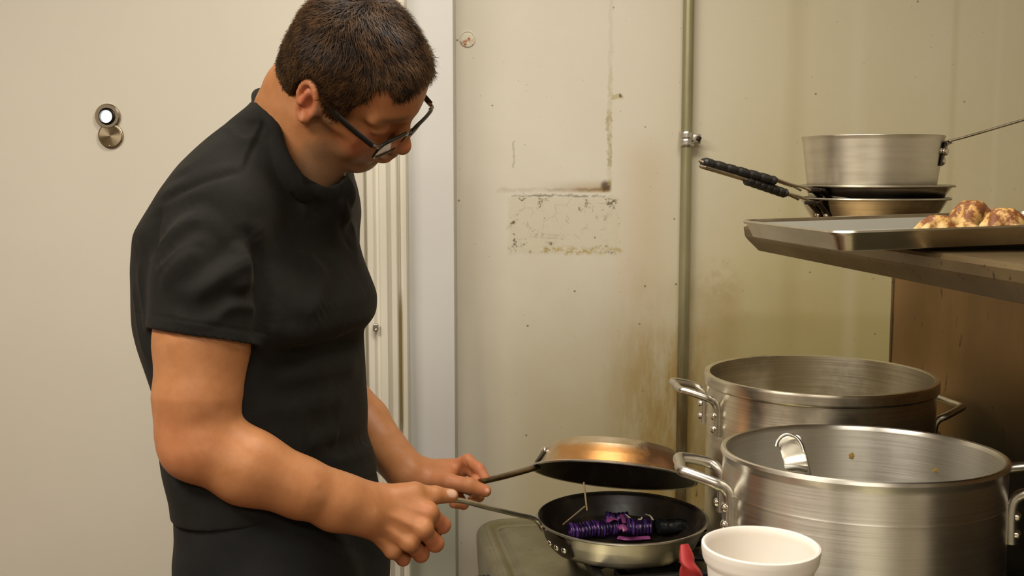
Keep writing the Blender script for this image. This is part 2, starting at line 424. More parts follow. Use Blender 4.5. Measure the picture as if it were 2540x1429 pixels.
# ------------------------------------------------------------------ the room
WY = 2.50
def wallmat():
    t = NT('grease_stained_wall'); co = t.co(); x, y, z = t.xyz(co)
    def pos(px, py): q = PY(px, py, WY); return q.x, q.z
    X = lambda px: pos(px, 700)[0]
    Z = lambda py: pos(1400, py)[1]
    big = t.noise(2.2, 5, .6); mid = t.noise(9, 6, .65); fine = t.noise(55, 5, .7); drip = t.noise(16, 6, .7, stretch=(1, 1, .22))
    mul = lambda a, b: t.math('MULTIPLY', a, b); add = lambda a, b: t.math('ADD', a, b); sub = lambda a, b: t.math('SUBTRACT', a, b)
    mx = lambda a, b: t.math('MAXIMUM', a, b)
    R = t.ramp
    c = t.mix(R(big, .3, .7), (0.69, 0.64, 0.53), (0.74, 0.695, 0.60))
    # yellow grease film plus dimmer, yellower light in the colour, towards the range
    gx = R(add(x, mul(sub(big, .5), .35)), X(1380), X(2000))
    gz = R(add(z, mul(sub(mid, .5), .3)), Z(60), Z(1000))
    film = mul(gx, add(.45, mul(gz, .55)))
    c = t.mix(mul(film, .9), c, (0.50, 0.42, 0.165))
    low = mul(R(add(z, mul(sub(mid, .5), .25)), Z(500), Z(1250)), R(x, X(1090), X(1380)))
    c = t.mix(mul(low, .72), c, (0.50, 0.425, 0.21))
    # brown patch of splatter by the corner above the stove
    bx = mul(R(add(x, mul(sub(mid, .5), .15)), X(1440), X(1640)), R(add(x, mul(sub(mid, .5), .1)), X(1900), X(1690)))
    bz = mul(R(add(z, mul(sub(mid, .5), .35)), Z(600), Z(1010)), 1.0)
    b = mul(mul(bx, bz), R(drip, .3, .62))
    c = t.mix(mul(b, .92), c, (0.40, 0.255, 0.06))
    c = t.mix(mul(mul(bx, R(z, Z(880), Z(1000))), R(t.noise(40, 5, .8, stretch=(1, 1, .25)), .62, .70)), c, (0.10, 0.045, 0.012))
    # soft brown tone beside the conduit
    sx = mul(R(x, X(1500), X(1600)), R(x, X(1690), X(1600)))
    sz = mul(R(z, Z(300), Z(420)), R(z, Z(900), Z(600)))
    c = t.mix(mul(mul(sx, sz), .28), c, (0.50, 0.33, 0.14))
    # low yellow panel to the right above the pots
    rz = mul(R(add(z, mul(sub(mid, .5), .04)), Z(765), Z(800)), R(x, X(1750), X(1830)))
    c = t.mix(mul(rz, .25), c, (0.34, 0.28, 0.085))
    rs = mul(mul(R(x, X(1720), X(1760)), R(x, X(1860), X(1800))), R(add(z, mul(sub(fine, .5), .3)), Z(640), Z(760)))
    c = t.mix(mul(rs, .35), c, (0.36, 0.24, 0.08))
    # faint vertical streaks right
    for px, wd in ((2110, 30), (2345, 14), (2452, 12), (1960, 40)):
        s_ = mul(R(x, X(px - wd), X(px)), R(x, X(px + wd), X(px)))
        c = t.mix(mul(s_, .22), c, (0.36, 0.30, 0.12) if px in (2345, 1960) else (.72, .66, .5))
    # repaired rectangle of crumbled plaster
    wob_ = mul(sub(fine, .5), .02)
    xx = add(x, wob_); zz = add(z, wob_)
    def boxm(x0, y0, x1, y1, e=8):
        return mul(mul(R(xx, X(x0 - e), X(x0 + e)), R(xx, X(x1 + e), X(x1 - e))), mul(R(zz, Z(y0 - e), Z(y0 + e)), R(zz, Z(y1 + e), Z(y1 - e))))
    pm = boxm(1262, 487, 1535, 628)
    c = t.mix(mul(pm, .45), c, (0.60, 0.56, 0.40))
    v = t.n('ShaderNodeTexVoronoi', feature='DISTANCE_TO_EDGE'); t.l(co, v.inputs['Vector']); v.inputs['Scale'].default_value = 30
    crack = mul(R(v.outputs['Distance'], .05, .0), R(t.noise(14, 3), .5, .62))
    edge = sub(pm, boxm(1285, 515, 1515, 606, 18))
    blot = mul(R(t.noise(45, 5, .75), .57, .66), add(.42, mx(0.0, edge)))
    c = t.mix(mul(pm, t.math('MINIMUM', add(mul(crack, .28), blot), 1.0)), c, (0.17, 0.14, 0.075))
    ye = mul(boxm(1350, 612, 1540, 630, 5), R(t.noise(60, 4, .7), .45, .6))
    c = t.mix(mul(ye, .75), c, (0.42, 0.30, 0.06))
    # sooty ledge line above it
    l1 = mul(boxm(1235, 468, 1510, 474, 5), add(.25, mul(R(x, X(1330), X(1510)), .75)))
    c = t.mix(mul(l1, R(t.noise(30, 4), .25, .55)), c, (0.15, 0.08, 0.012))
    l1b = mul(mul(R(x, X(1300), X(1500)), R(x, X(1518), X(1508))), mul(R(z, Z(440), Z(472)), R(z, Z(480), Z(474))))
    c = t.mix(mul(l1b, .55), c, (0.32, 0.19, 0.04))
    l2 = mul(boxm(1270, 485, 1500, 488, 3), R(t.noise(18, 3), .42, .56))
    c = t.mix(mul(l2, .9), c, (0.05, 0.035, 0.015))
    bl = t.math('SUBTRACT', 1.0, R(t.math('SQRT', add(mul(sub(xx, X(1500)), sub(xx, X(1500))), mul(sub(zz, Z(462)), sub(zz, Z(462))))), .006, .017))
    c = t.mix(mul(bl, .85), c, (0.07, 0.035, 0.01))
    # seam with flaking paint on the upper right of the rectangle
    sm = mul(boxm(1504, -60, 1514, 460, 2), add(.22, mul(R(z, Z(120), Z(330)), R(t.noise(24, 4), .42, .6))))
    c = t.mix(mul(sm, .7), c, (0.36, 0.30, 0.12))
    for (x0, y0, x1, y1, a, col) in ((1272, 350, 1277, 415, .55, (.33, .33, .25)), (1512, 235, 1540, 246, .6, (.4, .33, .1)), (1530, 232, 1537, 242, .9, (.08, .06, .03)), (1500, 290, 1508, 325, .5, (.35, .28, .12))):
        c = t.mix(mul(boxm(x0, y0, x1, y1, 2), a), c, col)
    # specks
    for sc, th, a in ((26, .085, .8), (60, .09, .6)):
        vo = t.n('ShaderNodeTexVoronoi'); t.l(co, vo.inputs['Vector']); vo.inputs['Scale'].default_value = sc
        sp = mul(R(vo.outputs['Distance'], th, th * .5), R(t.noise(5, 3), .62, .50))
        keep = R(t.xyz(vo.outputs['Color'])[0], .62, .7)
        c = t.mix(mul(mul(sp, keep), a), c, (0.13, 0.085, 0.03))
    t.set(base=c, rough=t.math('SUBTRACT', .55, mul(film, .12)), spec=.35)
    t.bump(add(mul(fine, .5), mul(pm, mul(t.noise(70, 5), 1.5))), .12, .004)
    return t.m
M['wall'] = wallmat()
def plainwall(name, col, col2, gz=None, bump=.04):
    t = NT(name); n = t.noise(1.6, 5, .6); f = t.noise(60, 4)
    c = t.mix(t.ramp(n, .3, .7), col, col2)
    if gz:
        z = t.xyz(t.co())[2]
        c = t.mix(t.ramp(t.math('ADD', z, t.math('MULTIPLY', n, .05)), gz[0], gz[1]), c, gz[2])
    t.set(base=c, rough=.5, spec=.35); t.bump(f, bump, .003); return t.m
M['door'] = plainwall('cream_painted_door', (0.62, 0.575, 0.475), (0.65, 0.605, 0.505))
zlow = PY(1060, 1250, 2.38).z
M['jamb'] = plainwall('white_painted_jamb', (0.67, 0.66, 0.63), (0.63, 0.62, 0.59), (zlow + .05, zlow + .03, (0.42, 0.43, 0.34)))
M['trim'] = plainwall('white_glossy_trim', (0.74, 0.66, 0.50), (0.68, 0.60, 0.45))
M['room'] = plainwall('kitchen_wall_paint', (0.74, 0.70, 0.60), (0.70, 0.66, 0.56))
M['ceiling'] = plainwall('ceiling_paint', (0.66, 0.60, 0.47), (0.62, 0.56, 0.43))
def floormat():
    t = NT('quarry_tile_floor')
    b = t.n('ShaderNodeTexBrick'); t.l(t.co(), b.inputs['Vector']); b.inputs['Scale'].default_value = 6
    b.inputs['Color1'].default_value = (.17, .07, .04, 1); b.inputs['Color2'].default_value = (.14, .06, .035, 1); b.inputs['Mortar'].default_value = (.06, .05, .04, 1)
    b.offset = 0; b.inputs['Row Height'].default_value = .5
    t.set(base=b.outputs['Color'], rough=.45); return t.m
M['floor'] = floormat()

def slab(name, x0, y0, z0, x1, y1, z1, mat, bev=0):
    bm = bmesh.new(); box(bm, ((x0 + x1) / 2, (y0 + y1) / 2, (z0 + z1) / 2), (x1 - x0, y1 - y0, z1 - z0), bev=bev)
    o = bm_link(name, bm, mat, None, smooth=bool(bev)); tag(o, kind='structure'); return o
slab('floor', -3.1, -2.6, -.1, 3.1, 2.7, 0, M['floor'])
slab('ceiling', -3.1, -2.6, 2.62, 3.1, 2.7, 2.72, M['ceiling'])
xj = PY(1127, 700, 2.38).x
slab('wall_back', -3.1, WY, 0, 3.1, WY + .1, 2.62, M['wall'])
slab('wall_left', -3.1, -2.6, 0, -3.0, WY, 2.62, M['room'])
slab('wall_right', 1.62, -2.6, 0, 1.72, WY, 2.62, M['room'])
slab('wall_front', -3.0, -2.6, 0, 3.0, -2.5, 2.62, M['room'])
# door leaf on the left, its casing, and the jamb that stands proud of the back wall
xd = PY(905, 700, 2.30).x; xt1 = PY(1012, 700, 2.34).x
slab('door_1', -2.6, 2.30, .01, xd, 2.345, 2.45, M['door'], .002)
slab('wall_partition', -3.0, 2.345, 0, xd + .005, WY, 2.62, M['room'])
slab('wall_jamb', xt1 - .02, 2.375, 0, xj, WY, 2.62, M['jamb'], .001)
# moulded casing: profile swept vertically
def casing():
    bm = bmesh.new(); x0 = xd; x1 = xt1
    W_ = x1 - x0
    prof = [(0, 2.40), (0, 2.318), (.06, 2.311), (.20, 2.311), (.24, 2.315), (.27, 2.318), (.33, 2.318), (.36, 2.313), (.52, 2.313), (.56, 2.319), (.62, 2.326), (.74, 2.328), (.77, 2.332), (.79, 2.342), (.82, 2.344), (.84, 2.336), (.90, 2.335), (.97, 2.337), (1.0, 2.345), (1.0, 2.40)]
    vs = [[bm.verts.new((x0 + a * W_, y, z)) for a, y in prof] for z in (0, 2.62)]
    n = len(prof)
    for i in range(n):
        j = (i + 1) % n; bm.faces.new((vs[0][i], vs[0][j], vs[1][j], vs[1][i]))
    bm.faces.new(vs[0]); bm.faces.new(vs[1][::-1])
    return bm
tm = NT('stained_shaded_casing'); x, y, z = tm.xyz(tm.co())
Wc = xt1 - xd
gx = tm.math('MULTIPLY', tm.ramp(x, xd + Wc * .74, xd + Wc * .80), tm.ramp(x, xd + Wc * .90, xd + Wc * .85))
z0 = PY(985, 1090, 2.34).z; z1 = PY(985, 730, 2.34).z
gz = tm.math('MULTIPLY', tm.ramp(z, z0 - .02, z0 + .05), tm.ramp(z, z1 + .03, z1 - .05))
nn = tm.noise(12, 4, stretch=(1, 1, .3))
cc = tm.mix(tm.ramp(nn, .3, .7), (0.76, 0.72, 0.61), (0.71, 0.67, 0.55))
cc = tm.mix(tm.math('MULTIPLY', tm.math('MULTIPLY', gx, gz), .85), cc, (0.33, 0.25, 0.10))  # brown strip holds rust stain and the gap's shadow together
tm.set(base=cc, rough=.4); M['casing'] = tm.m
o = bm_link('trim_1', casing(), M['casing'], None, smooth=False); tag(o, kind='structure')
# little hinge leaf on the casing
bm = bmesh.new(); q = PY(932, 812, 2.305); box(bm, (q.x, 2.304, q.z), (.012, .008, .016), bev=.002); box(bm, (q.x + .001, 2.301, q.z - .006), (.006, .006, .008), bev=.002)
tag(bm_link('door_catch', bm, M['rod']), 'small metal catch on the white door casing behind the man', 'catch')

# two round escutcheons on the door
def lockset(px, py, r, name, label, tilt=0.0, hole=False):
    q = PY(px, py, 2.30)
    e = empty(name, (q.x, 2.30, q.z), label, 'door fitting', None)
    m = Matrix.Translation(q) @ Matrix.Rotation(math.radians(90), 4, 'X')
    if hole:
        bm = lathe([(r * .60, -.002), (r * .60, .006), (r * .68, .0085), (r * .9, .0085), (r, .006), (r, -.001)], 64, None, m)
        bm_link('rim', bm, M['brush_disc'], e, world=True)
        bm = lathe([(r * .56, -.004), (r * .56, .0125), (r * .50, .0135), (r * .48, .010), (r * .48, .003)], 48, None, m @ Matrix.Translation((-.0012, -.0005, 0)))
        bm_link('barrel', bm, M['darkmetal'], e, world=True)
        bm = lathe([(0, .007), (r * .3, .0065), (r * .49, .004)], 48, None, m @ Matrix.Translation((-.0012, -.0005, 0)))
        bm_link('highlight_disc', bm, M['lock_highlight'], e, world=True)['label'] = 'white highlight made as a glowing disc'
    else:
        bm = lathe([(0, .0075), (r * .9, .0072), (r * .98, .0055), (r, .002), (r, -.001)], 96, None, m)
        bm_link('cover_disc', bm, M['brush_disc'], e, world=True)
        bm = dome(bmesh.new(), q + Vector((-.002, -.007, -r * .78)), (0, -1, 0), .0016, .5)
        bm_link('pin', bm, M['rivet'], e, world=True)
    return e
def discmat(cx, cz, name):
    t = NT(name); t.set(base=(.36, .29, .19), metal=1.0, rough=.28, aniso=.9)
    tn = t.n('ShaderNodeTangent'); tn.direction_type = 'RADIAL'; tn.axis = 'Y'
    # concentric brushing around the disc centre
    x, y, z = t.xyz(t.co()); dx = t.math('SUBTRACT', x, cx); dz = t.math('SUBTRACT', z, cz)
    cb = t.n('ShaderNodeCombineXYZ'); t.l(t.math('MULTIPLY', dz, 1.0), cb.inputs[0]); t.l(t.math('MULTIPLY', dx, -1.0), cb.inputs[2])
    nv = t.n('ShaderNodeVectorMath', operation='NORMALIZE'); t.l(cb.outputs[0], nv.inputs[0])
    t.l(nv.outputs[0], t.b.inputs['Tangent']); return t.m
t = NT('glowing_highlight'); t.set(base=(.8, .85, .9), rough=.3); t.b.inputs['Emission Color'].default_value = (.8, .92, 1, 1); t.b.inputs['Emission Strength'].default_value = 2.2; M['lock_highlight'] = t.m  # white highlight on the upper lock put in as an emissive disc
M['brush_disc'] = simple('turned_brass_steel', (.42, .36, .27), .3, 1.0)
lockset(269, 289, .0262, 'upper_door_lock', 'round steel door lock with a white highlight made to glow, above the turned disc on the cream door', hole=True)
q = PY(276, 337, 2.30)
e = lockset(276, 337, .0262, 'lower_door_lock', 'round turned metal cover disc just below the lock with the white highlight on the cream door')
e.children[0].data.materials.clear() ; e.children[0].data.materials.append(discmat(0.0, 0.0, 'turned_metal_disc'))

# screw plug on wall
q = PY(1160, 97, WY)
t = NT('painted_plug'); n = t.noise(60, 3); x, y, z = t.xyz(t.co())
sp = t.math('MULTIPLY', t.ramp(n, .5, .6), t.ramp(z, .002, -.006)); dt = t.ramp(t.math('SQRT', t.math('ADD', t.math('POWER', t.math('SUBTRACT', x, .003), 2.0), t.math('POWER', z, 2.0))), .0045, .0025)
t.set(base=t.mix(t.math('MAXIMUM', sp, dt), (.72, .67, .55), (.42, .16, .05)), rough=.5); M['plug'] = t.m
bm = lathe([(0, .003), (.012, .003), (.0145, .0018), (.016, .004), (.0175, .0035), (.018, -.001)], 48, None, Matrix.Rotation(math.radians(90), 4, 'X'))
o = bm_link('wall_plug', bm, M['plug']); o.location = q; tag(o, 'small round painted plug with a rust spot, high on the wall by the jamb', 'wall plug')

# conduit with its clamp coupling
q0 = PY(1703, 345, WY - .022); cx = q0.x
t = NT('galvanised_conduit'); n = t.noise(25, 5, stretch=(1, 1, .2)); x, y, z = t.xyz(t.co())
c = t.mix(t.ramp(n, .3, .7), (.36, .33, .19), (.27, .25, .14)); c = t.mix(t.math('MULTIPLY', t.ramp(z, 1.3, .9), t.ramp(n, .35, .6)), c, (.15, .10, .035))
t.set(base=c, metal=.45, rough=.42); M['conduit'] = t.m
e = empty('conduit', (cx, q0.y, 0), 'vertical grey metal conduit pipe running up the wall behind the pots', 'pipe')
xb = PY(1693, 1400, WY - .022).x
bm_link('pipe', tube([(cx + .0, q0.y, 0.0), (cx, q0.y, 1.2), (cx, q0.y, 2.62)], .0125, 24), M['conduit'], e, world=True)
bm = lathe([(.0125, -.016), (.0165, -.016), (.0175, -.013), (.0175, -.003), (.0165, -.001), (.0165, .001), (.0175, .003), (.0175, .013), (.0165, .016), (.0125, .016)], 40, None, Matrix.Translation((cx, q0.y, q0.z)))
box(bm, (cx + .021, q0.y - .006, q0.z), (.020, .010, .022), bev=.003)
bm = tube([(cx + .020, q0.y - .02, q0.z), (cx + .020, q0.y + .01, q0.z)], .0065, 12, bm)
o = bm_link('coupling', bm, M['rod'], e, world=True)
box(bm := bmesh.new(), (cx + .024, q0.y - .019, q0.z), (.0115, .006, .0115), Matrix.Rotation(.4, 3, 'Y'), bev=.002)
bm_link('screw', bm, M['darkmetal'], e, world=True)
# wall clips that hold the conduit
for zz in (.35, 2.3):
    bm = bmesh.new(); box(bm, (cx, q0.y + .010, zz), (.06, .024, .018), bev=.003); bm_link('bracket', bm, M['rod'], e, world=True)

# ceiling light fittings (out of frame, above the cooks; the short one is added)
for (x, y, sx, sy, lab) in ((-1.15, .50, 1.2, .5, 'long ceiling light fitting over the door side'), (-.15, -.95, 1.4, .45, 'long ceiling light fitting nearer the camera'), (.12, 1.42, 1.0, .36, 'added short ceiling light fitting above the stove end, unseen')):
    bm = bmesh.new(); box(bm, (x, y, 2.575), (sx, sy, .09), bev=.01)
    tag(bm_link('ceiling_light', bm, M['ceiling']), lab, 'ceiling light')
# ------------------------------------------------------------------ cooking range
SZ = .87
O0 = Vector((-.075, 2.01, 0)); YAW = math.radians(9)
E_ = Vector((math.cos(YAW), math.sin(YAW), 0)); D_ = Vector((-math.sin(YAW), math.cos(YAW), 0))
RR = Matrix.Rotation(YAW, 3, 'Z')
def S(e, d, z): return O0 + E_ * e + D_ * d + Vector((0, 0, z))
rg = empty('cooking_range', S(.42, -.8, 0), 'stainless steel gas range with a rounded front edge under the pans and pots', 'stove', rot=(0, 0, YAW))
def rounded_top():
    bm = bmesh.new(); L = 1.75; Wd = .83; rc_ = .062
    prof = [(.004, -.10), (.0, -.030)]
    for k in range(1, 11):
        a = math.pi * .62 * k / 10; prof.append((.017 - .017 * math.cos(a), -.016 + .017 * math.sin(a) - .001))
    prof += [(.031, -.006), (.036, -.009), (.042, -.009), (.047, -.006), (.052, -.0052)]
    path = [((0, -L), (1, 0)), ((0, -L * .5), (1, 0)), ((0, -rc_ - .01), (1, 0))]
    for k in range(11):
        a = math.radians(180 - 90 * k / 10); path.append(((rc_ + rc_ * math.cos(a), -rc_ + rc_ * math.sin(a)), (-math.cos(a), -math.sin(a))))
    path += [((rc_ + .02, 0), (0, -1)), ((Wd * .5, 0), (0, -1)), ((Wd, 0), (0, -1))]
    rows = []
    for (e, d), (ne, nd) in path: rows.append([bm.verts.new(S(e + ne * i_, d + nd * i_, SZ + z)) for i_, z in prof])
    for a, b in zip(rows[:-1], rows[1:]):
        for i in range(len(prof) - 1): bm.faces.new((a[i], a[i + 1], b[i + 1], b[i]))
    c_ = bm.verts.new(S(Wd, -L, SZ - .0052)); c2 = bm.verts.new(S(Wd, -L, SZ - .10))
    lp_ = [r[-1] for r in rows] + [c_]; cv = bm.verts.new(S(Wd * .5, -L * .5, SZ - .0052))
    for a, b in zip(lp_, lp_[1:] + lp_[:1]): bm.faces.new((a, b, cv))
    bm.faces.new([r[0] for r in rows] + [c2])
    bm.faces.new(rows[0] + [c_, c2]); bm.faces.new(rows[-1] + [c_, c2])
    return bm
bm_link('stove_top', rounded_top(), M['stovetop'], rg, world=True, sharp=50)
bm = bmesh.new(); box(bm, S(.44, -.88, .43), (.76, 1.70, .66), RR, .006); bm_link('body', bm, M['steel'], rg, world=True)
for k in range(2):
    bm = bmesh.new(); box(bm, S(.045, -.48 - k * .8, .42), (.03, .72, .50), RR, .008); dr = bm_link('oven_door', bm, M['steel'], rg, world=True)
    bm = tube([S(.0, -.2 - k * .8, .6), S(-.03, -.22 - k * .8, .6), S(-.03, -.74 - k * .8, .6), S(.0, -.76 - k * .8, .6)], .011, 12)
    h = bm_link('handle', bm, M['rod'], dr); h.data.transform((rg.matrix_basis).inverted())
for e_, d_ in ((.12, -.08), (.74, -.08), (.12, -1.66), (.74, -1.66)):
    bm_link('leg', lathe([(0, 0), (.022, 0), (.026, .02), (.026, .11), (0, .11)], 20, None, Matrix.Translation(S(e_, d_, 0))), M['rod'], rg, world=True)
for k in range(4):
    bm = tube([S(-.002, -.2 - k * .35, .81), S(-.03, -.2 - k * .35, .81)], [.022, .019], 20); bm_link('knob', bm, M['rubber'], rg, world=True)

# cast iron grates over burners: one under each pot and the pan
def grate(ce, cd, s, zt):
    bm = bmesh.new(); h = .016
    for a in (-1, 1):
        box(bm, S(ce + a * s / 2, cd, zt - h / 2), (.014, s, h), RR, .003)
        box(bm, S(ce, cd + a * s / 2, zt - h / 2), (s, .014, h), RR, .003)
    for k in range(8):
        an = k * math.pi / 4 + .39; r0, r1 = .045, s * .5
        p0 = S(ce + math.cos(an) * r0, cd + math.sin(an) * r0, zt - h / 2); p1 = S(ce + math.cos(an) * r1 * 1.0, cd + math.sin(an) * r1, zt - h / 2)
        tube([p0, p1], .006, 8, bm)
    for a in (-1, 1):
        for b in (-1, 1): box(bm, S(ce + a * s / 2, cd + b * s / 2, (SZ + zt) / 2 - .004), (.016, .016, zt - SZ - .004), RR, .002)
    return bm
def burner(ce, cd):
    return lathe([(0, .022), (.035, .022), (.042, .018), (.046, .004), (.06, .002), (.062, -.004), (0, -.004)], 32, None, Matrix.Translation(S(ce, cd, SZ - .002)))
M['iron'] = simple('cast_iron', (.018, .015, .012), .55, .6, .4, 40)
PANB = .903
pc = P(1543, 1281, 1.805)
def toS(v): d = v - O0; return d.dot(E_), d.dot(D_)
fc = P(2135, 1116, 1.407); bc = P(2032, 926, 1.838)
for c, s in ((pc, .27), (fc, .30), (bc, .30)):
    e_, d_ = toS(c)
    if c is pc: e_ += .045; d_ -= .02; s = .22
    d_ = min(d_, -s / 2 - .012)
    bm_link('grate', grate(e_, d_, s, PANB), M['iron'], rg, world=True)
    bm_link('burner', burner(e_, d_), M['iron'], rg, world=True)

# back panel of the range (greasy stainless) from stove to shelf
bs = empty('backsplash_panel', S(.845, -.9, SZ), 'tall greasy brown steel splash panel behind the big pots, under the shelf', 'splash panel', rot=(0, 0, YAW))
bm = bmesh.new(); box(bm, S(.848, -.88, (SZ - .02 + 1.388) / 2), (.014, 1.76, 1.388 - SZ + .02), RR, .002)
o = bm_link('panel', bm, M['backsplash'], bs); 
o.data.transform(Matrix.Identity(4)); o.matrix_parent_inverse = Matrix.LocRotScale(bs.location, bs.rotation_euler, bs.scale).inverted()
bm = bmesh.new(); box(bm, S(.848, .004, (SZ + 1.38) / 2), (.018, .008, 1.38 - SZ), RR, .002)
o = bm_link('edge_strip', bm, M['greasy'], bs); o.matrix_parent_inverse = Matrix.LocRotScale(bs.location, bs.rotation_euler, bs.scale).inverted()

# ------------------------------------------------------------------ shelf over the range
SH = 1.430; 
sc0 = P(1848, 560, 1.90); SY = math.radians(7.0)
Es = Vector((math.cos(SY), math.sin(SY), 0)); Ds = Vector((-math.sin(SY), math.cos(SY), 0))
def H(e, d, z): return Vector((sc0.x, sc0.y, 0)) + Es * e + Ds * d + Vector((0, 0, z))
def shelf():
    bm = bmesh.new()
    prof = [(.46, -.003), (.004, -.0), (.0, -.002), (-.003, -.006), (-.003, -.018), (.0, -.023), (.017, -.042), (.020, -.043), (.022, -.040), (.012, -.004), (.46, -.008)]
    n = len(prof); rows = []
    for d, dz in ((.0, 0), (-1.75, 0)):
        rows.append([bm.verts.new(H(e, d + (z * .55 if d == 0 else 0), SH + z)) for e, z in prof])
    for i in range(n): j = (i + 1) % n; bm.faces.new((rows[0][i], rows[0][j], rows[1][j], rows[1][i]))
    bm.faces.new(rows[0]); bm.faces.new(rows[1][::-1])
    bm.normal_update()
    # bent-down end lip with a clipped corner
    v = [H(-.003, -.001, SH - .002), H(-.003, -.010, SH - .018), H(.018, -.023, SH - .042), H(.46, -.023, SH - .042), H(.46, -.001, SH - .002)]
    a = [bm.verts.new(p) for p in v]; b = [bm.verts.new(p - Ds * .004) for p in v]
    bm.faces.new(a); bm.faces.new(b[::-1])
    for i in range(5): j = (i + 1) % 5; bm.faces.new((a[i], a[j], b[j], b[i]))
    return bm
sh = empty('wall_shelf', H(.2, -.8, SH), 'greasy stainless steel shelf over the pots, carrying the pans and the tray', 'shelf')
bm_link('shelf_board', shelf(), M['greasy'], sh, world=True, smooth=False)
bm = bmesh.new(); box(bm, H(.455, -.87, SH + .006), (.01, 1.74, .018), Matrix.Rotation(SY, 3, 'Z'), .002)
bm_link('back_lip', bm, M['greasy'], sh, world=True)
for d in (-.4, -1.3):
    bm = bmesh.new(); v = [H(.40, d, SH - .009), H(.08, d, SH - .009), H(.40, d, SH - .042)]
    box(bm, H(.28, d, SH - .018), (.32, .02, .018), Matrix.Rotation(SY, 3, 'Z'), .002); bm_link('bracket', bm, M['greasy'], sh, world=True)

# ------------------------------------------------------------------ pots
def loop_handle(C, ra, z, ang, half, out, drop, rod, twist=None):
    """U shaped handle round angle ang on a pot wall of radius ra; legs bend down the wall"""
    def cyl(a, r, zz): return C + Vector((math.cos(a) * r, math.sin(a) * r, zz))
    pts = []
    a0, a1 = ang - half, ang + half
    pts += [cyl(a0, ra + .004, z - drop), cyl(a0, ra + .004, z - .02), cyl(a0, ra + .010, z - .004), cyl(a0, ra + .024, z + .004)]
    mid = (C + Vector((math.cos(ang), math.sin(ang), 0)) * (ra + out))
    side = Vector((-math.sin(ang), math.cos(ang), 0))
    w_ = ra * math.sin(half)
    pts += [mid - side * w_ * .92 + Vector((0, 0, z + .012)) - Vector((math.cos(ang), math.sin(ang), 0)) * .012, mid - side * w_ * .70 + Vector((0, 0, z + .014))]
    pts += [mid + Vector((0, 0, z + .014))]
    pts += [mid + side * w_ * .70 + Vector((0, 0, z + .014)), mid + side * w_ * .92 + Vector((0, 0, z + .012)) - Vector((math.cos(ang), math.sin(ang), 0)) * .012]
    pts += [cyl(a1, ra + .024, z + .004), cyl(a1, ra + .010, z - .004), cyl(a1, ra + .004, z - .02), cyl(a1, ra + .004, z - drop)]
    bm = tube(catmull(pts, 6), rod, 14, up=Vector((.13, .21, 1)))
    return bm, [(cyl(a, ra + .008, z - k), (math.cos(a), math.sin(a), 0)) for a in (a0, a1) for k in (.028, drop - .012)]
def stockpot(name, label, c, ra, zr, zb, mat, rim, angs, hz, half, rod, group='big stock pots', tilt=0.0):
    Hh = (zr - zb) / math.cos(tilt); C = Vector((c.x, c.y + (zr - zb) * math.tan(tilt), zb))
    e = empty(name, C, label, 'pot', group, rot=(tilt, 0, 0))
    if rim == 'band':
        prof = [(0, .006), (ra - .012, .006), (ra - .005, .014), (ra - .005, Hh - .001), (ra - .003, Hh), (ra + .0035, Hh), (ra + .0045, Hh - .003), (ra + .0045, Hh - .017), (ra + .003, Hh - .0195), (ra, Hh - .021), (ra, .012), (ra - .012, 0), (0, 0)]
    else:
        prof = [(0, .007), (ra - .014, .007), (ra - .006, .016), (ra - .006, Hh - .006), (ra - .004, Hh - .001), (ra - .001, Hh), (ra + .002, Hh - .001), (ra + .003, Hh - .005), (ra + .001, Hh - .010), (ra, Hh - .014), (ra, Hh - .0505), (ra + .0003, Hh - .0513), (ra + .0003, Hh - .0520), (ra, Hh - .054), (ra, .014), (ra - .013, 0), (0, 0)]
    bm_link('pot_body', lathe(prof, 192), mat, e, sharp=35)
    for an in angs:
        hz_ = hz
        if isinstance(an, tuple): an, hz_ = an
        bm, rv = loop_handle(Vector((0, 0, 0)), ra, Hh - hz_, an, half, .056, .062, rod)
        hd = bm_link('handle', bm, M['rod'], e)
        for p_, n_ in rv:
            bm_link('rivet', dome(bmesh.new(), p_ + Vector(n_) * (rod * .5), n_, .0062, .6), M['rivet'], hd)
    return e
fz = fc.z; bz = bc.z
stockpot('stock_pot', 'big brushed aluminium pot in front, empty with a ladle handle inside', fc, .1752, fz, PANB + .0072, M['alu'], 'roll', [math.radians(174), math.radians(-8)], .038, math.radians(17), .0072, tilt=math.radians(-2.3))
stockpot('stock_pot', 'big aluminium pot with a wide rim band, standing behind the front pot', bc, .1868, bz, PANB, M['alu_old'], 'band', [math.radians(182), (math.radians(9), .072)], .033, math.radians(15), .0062)
def liquid(c, r, z, mat, name, label, cat):
    bm = lathe([(0, z + .004), (r * .96, z + .004), (r, z + .006), (r, z - .004), (0, z - .004)], 96, None, Matrix.Translation((c.x, c.y, 0)))
    tag(bm_link(name, bm, mat), label, cat)
t = NT('cloudy_broth'); n = t.noise(14, 5, dist=.8); t.set(base=t.mix(t.ramp(n, .35, .65), (.50, .44, .28), (.38, .32, .19)), rough=.12, spec=.6); t.bump(n, .1, .004); M['broth'] = t.m
liquid(bc, .1808, PANB + .14, M['broth'], 'broth', 'cloudy broth low inside the rear pot', 'broth')
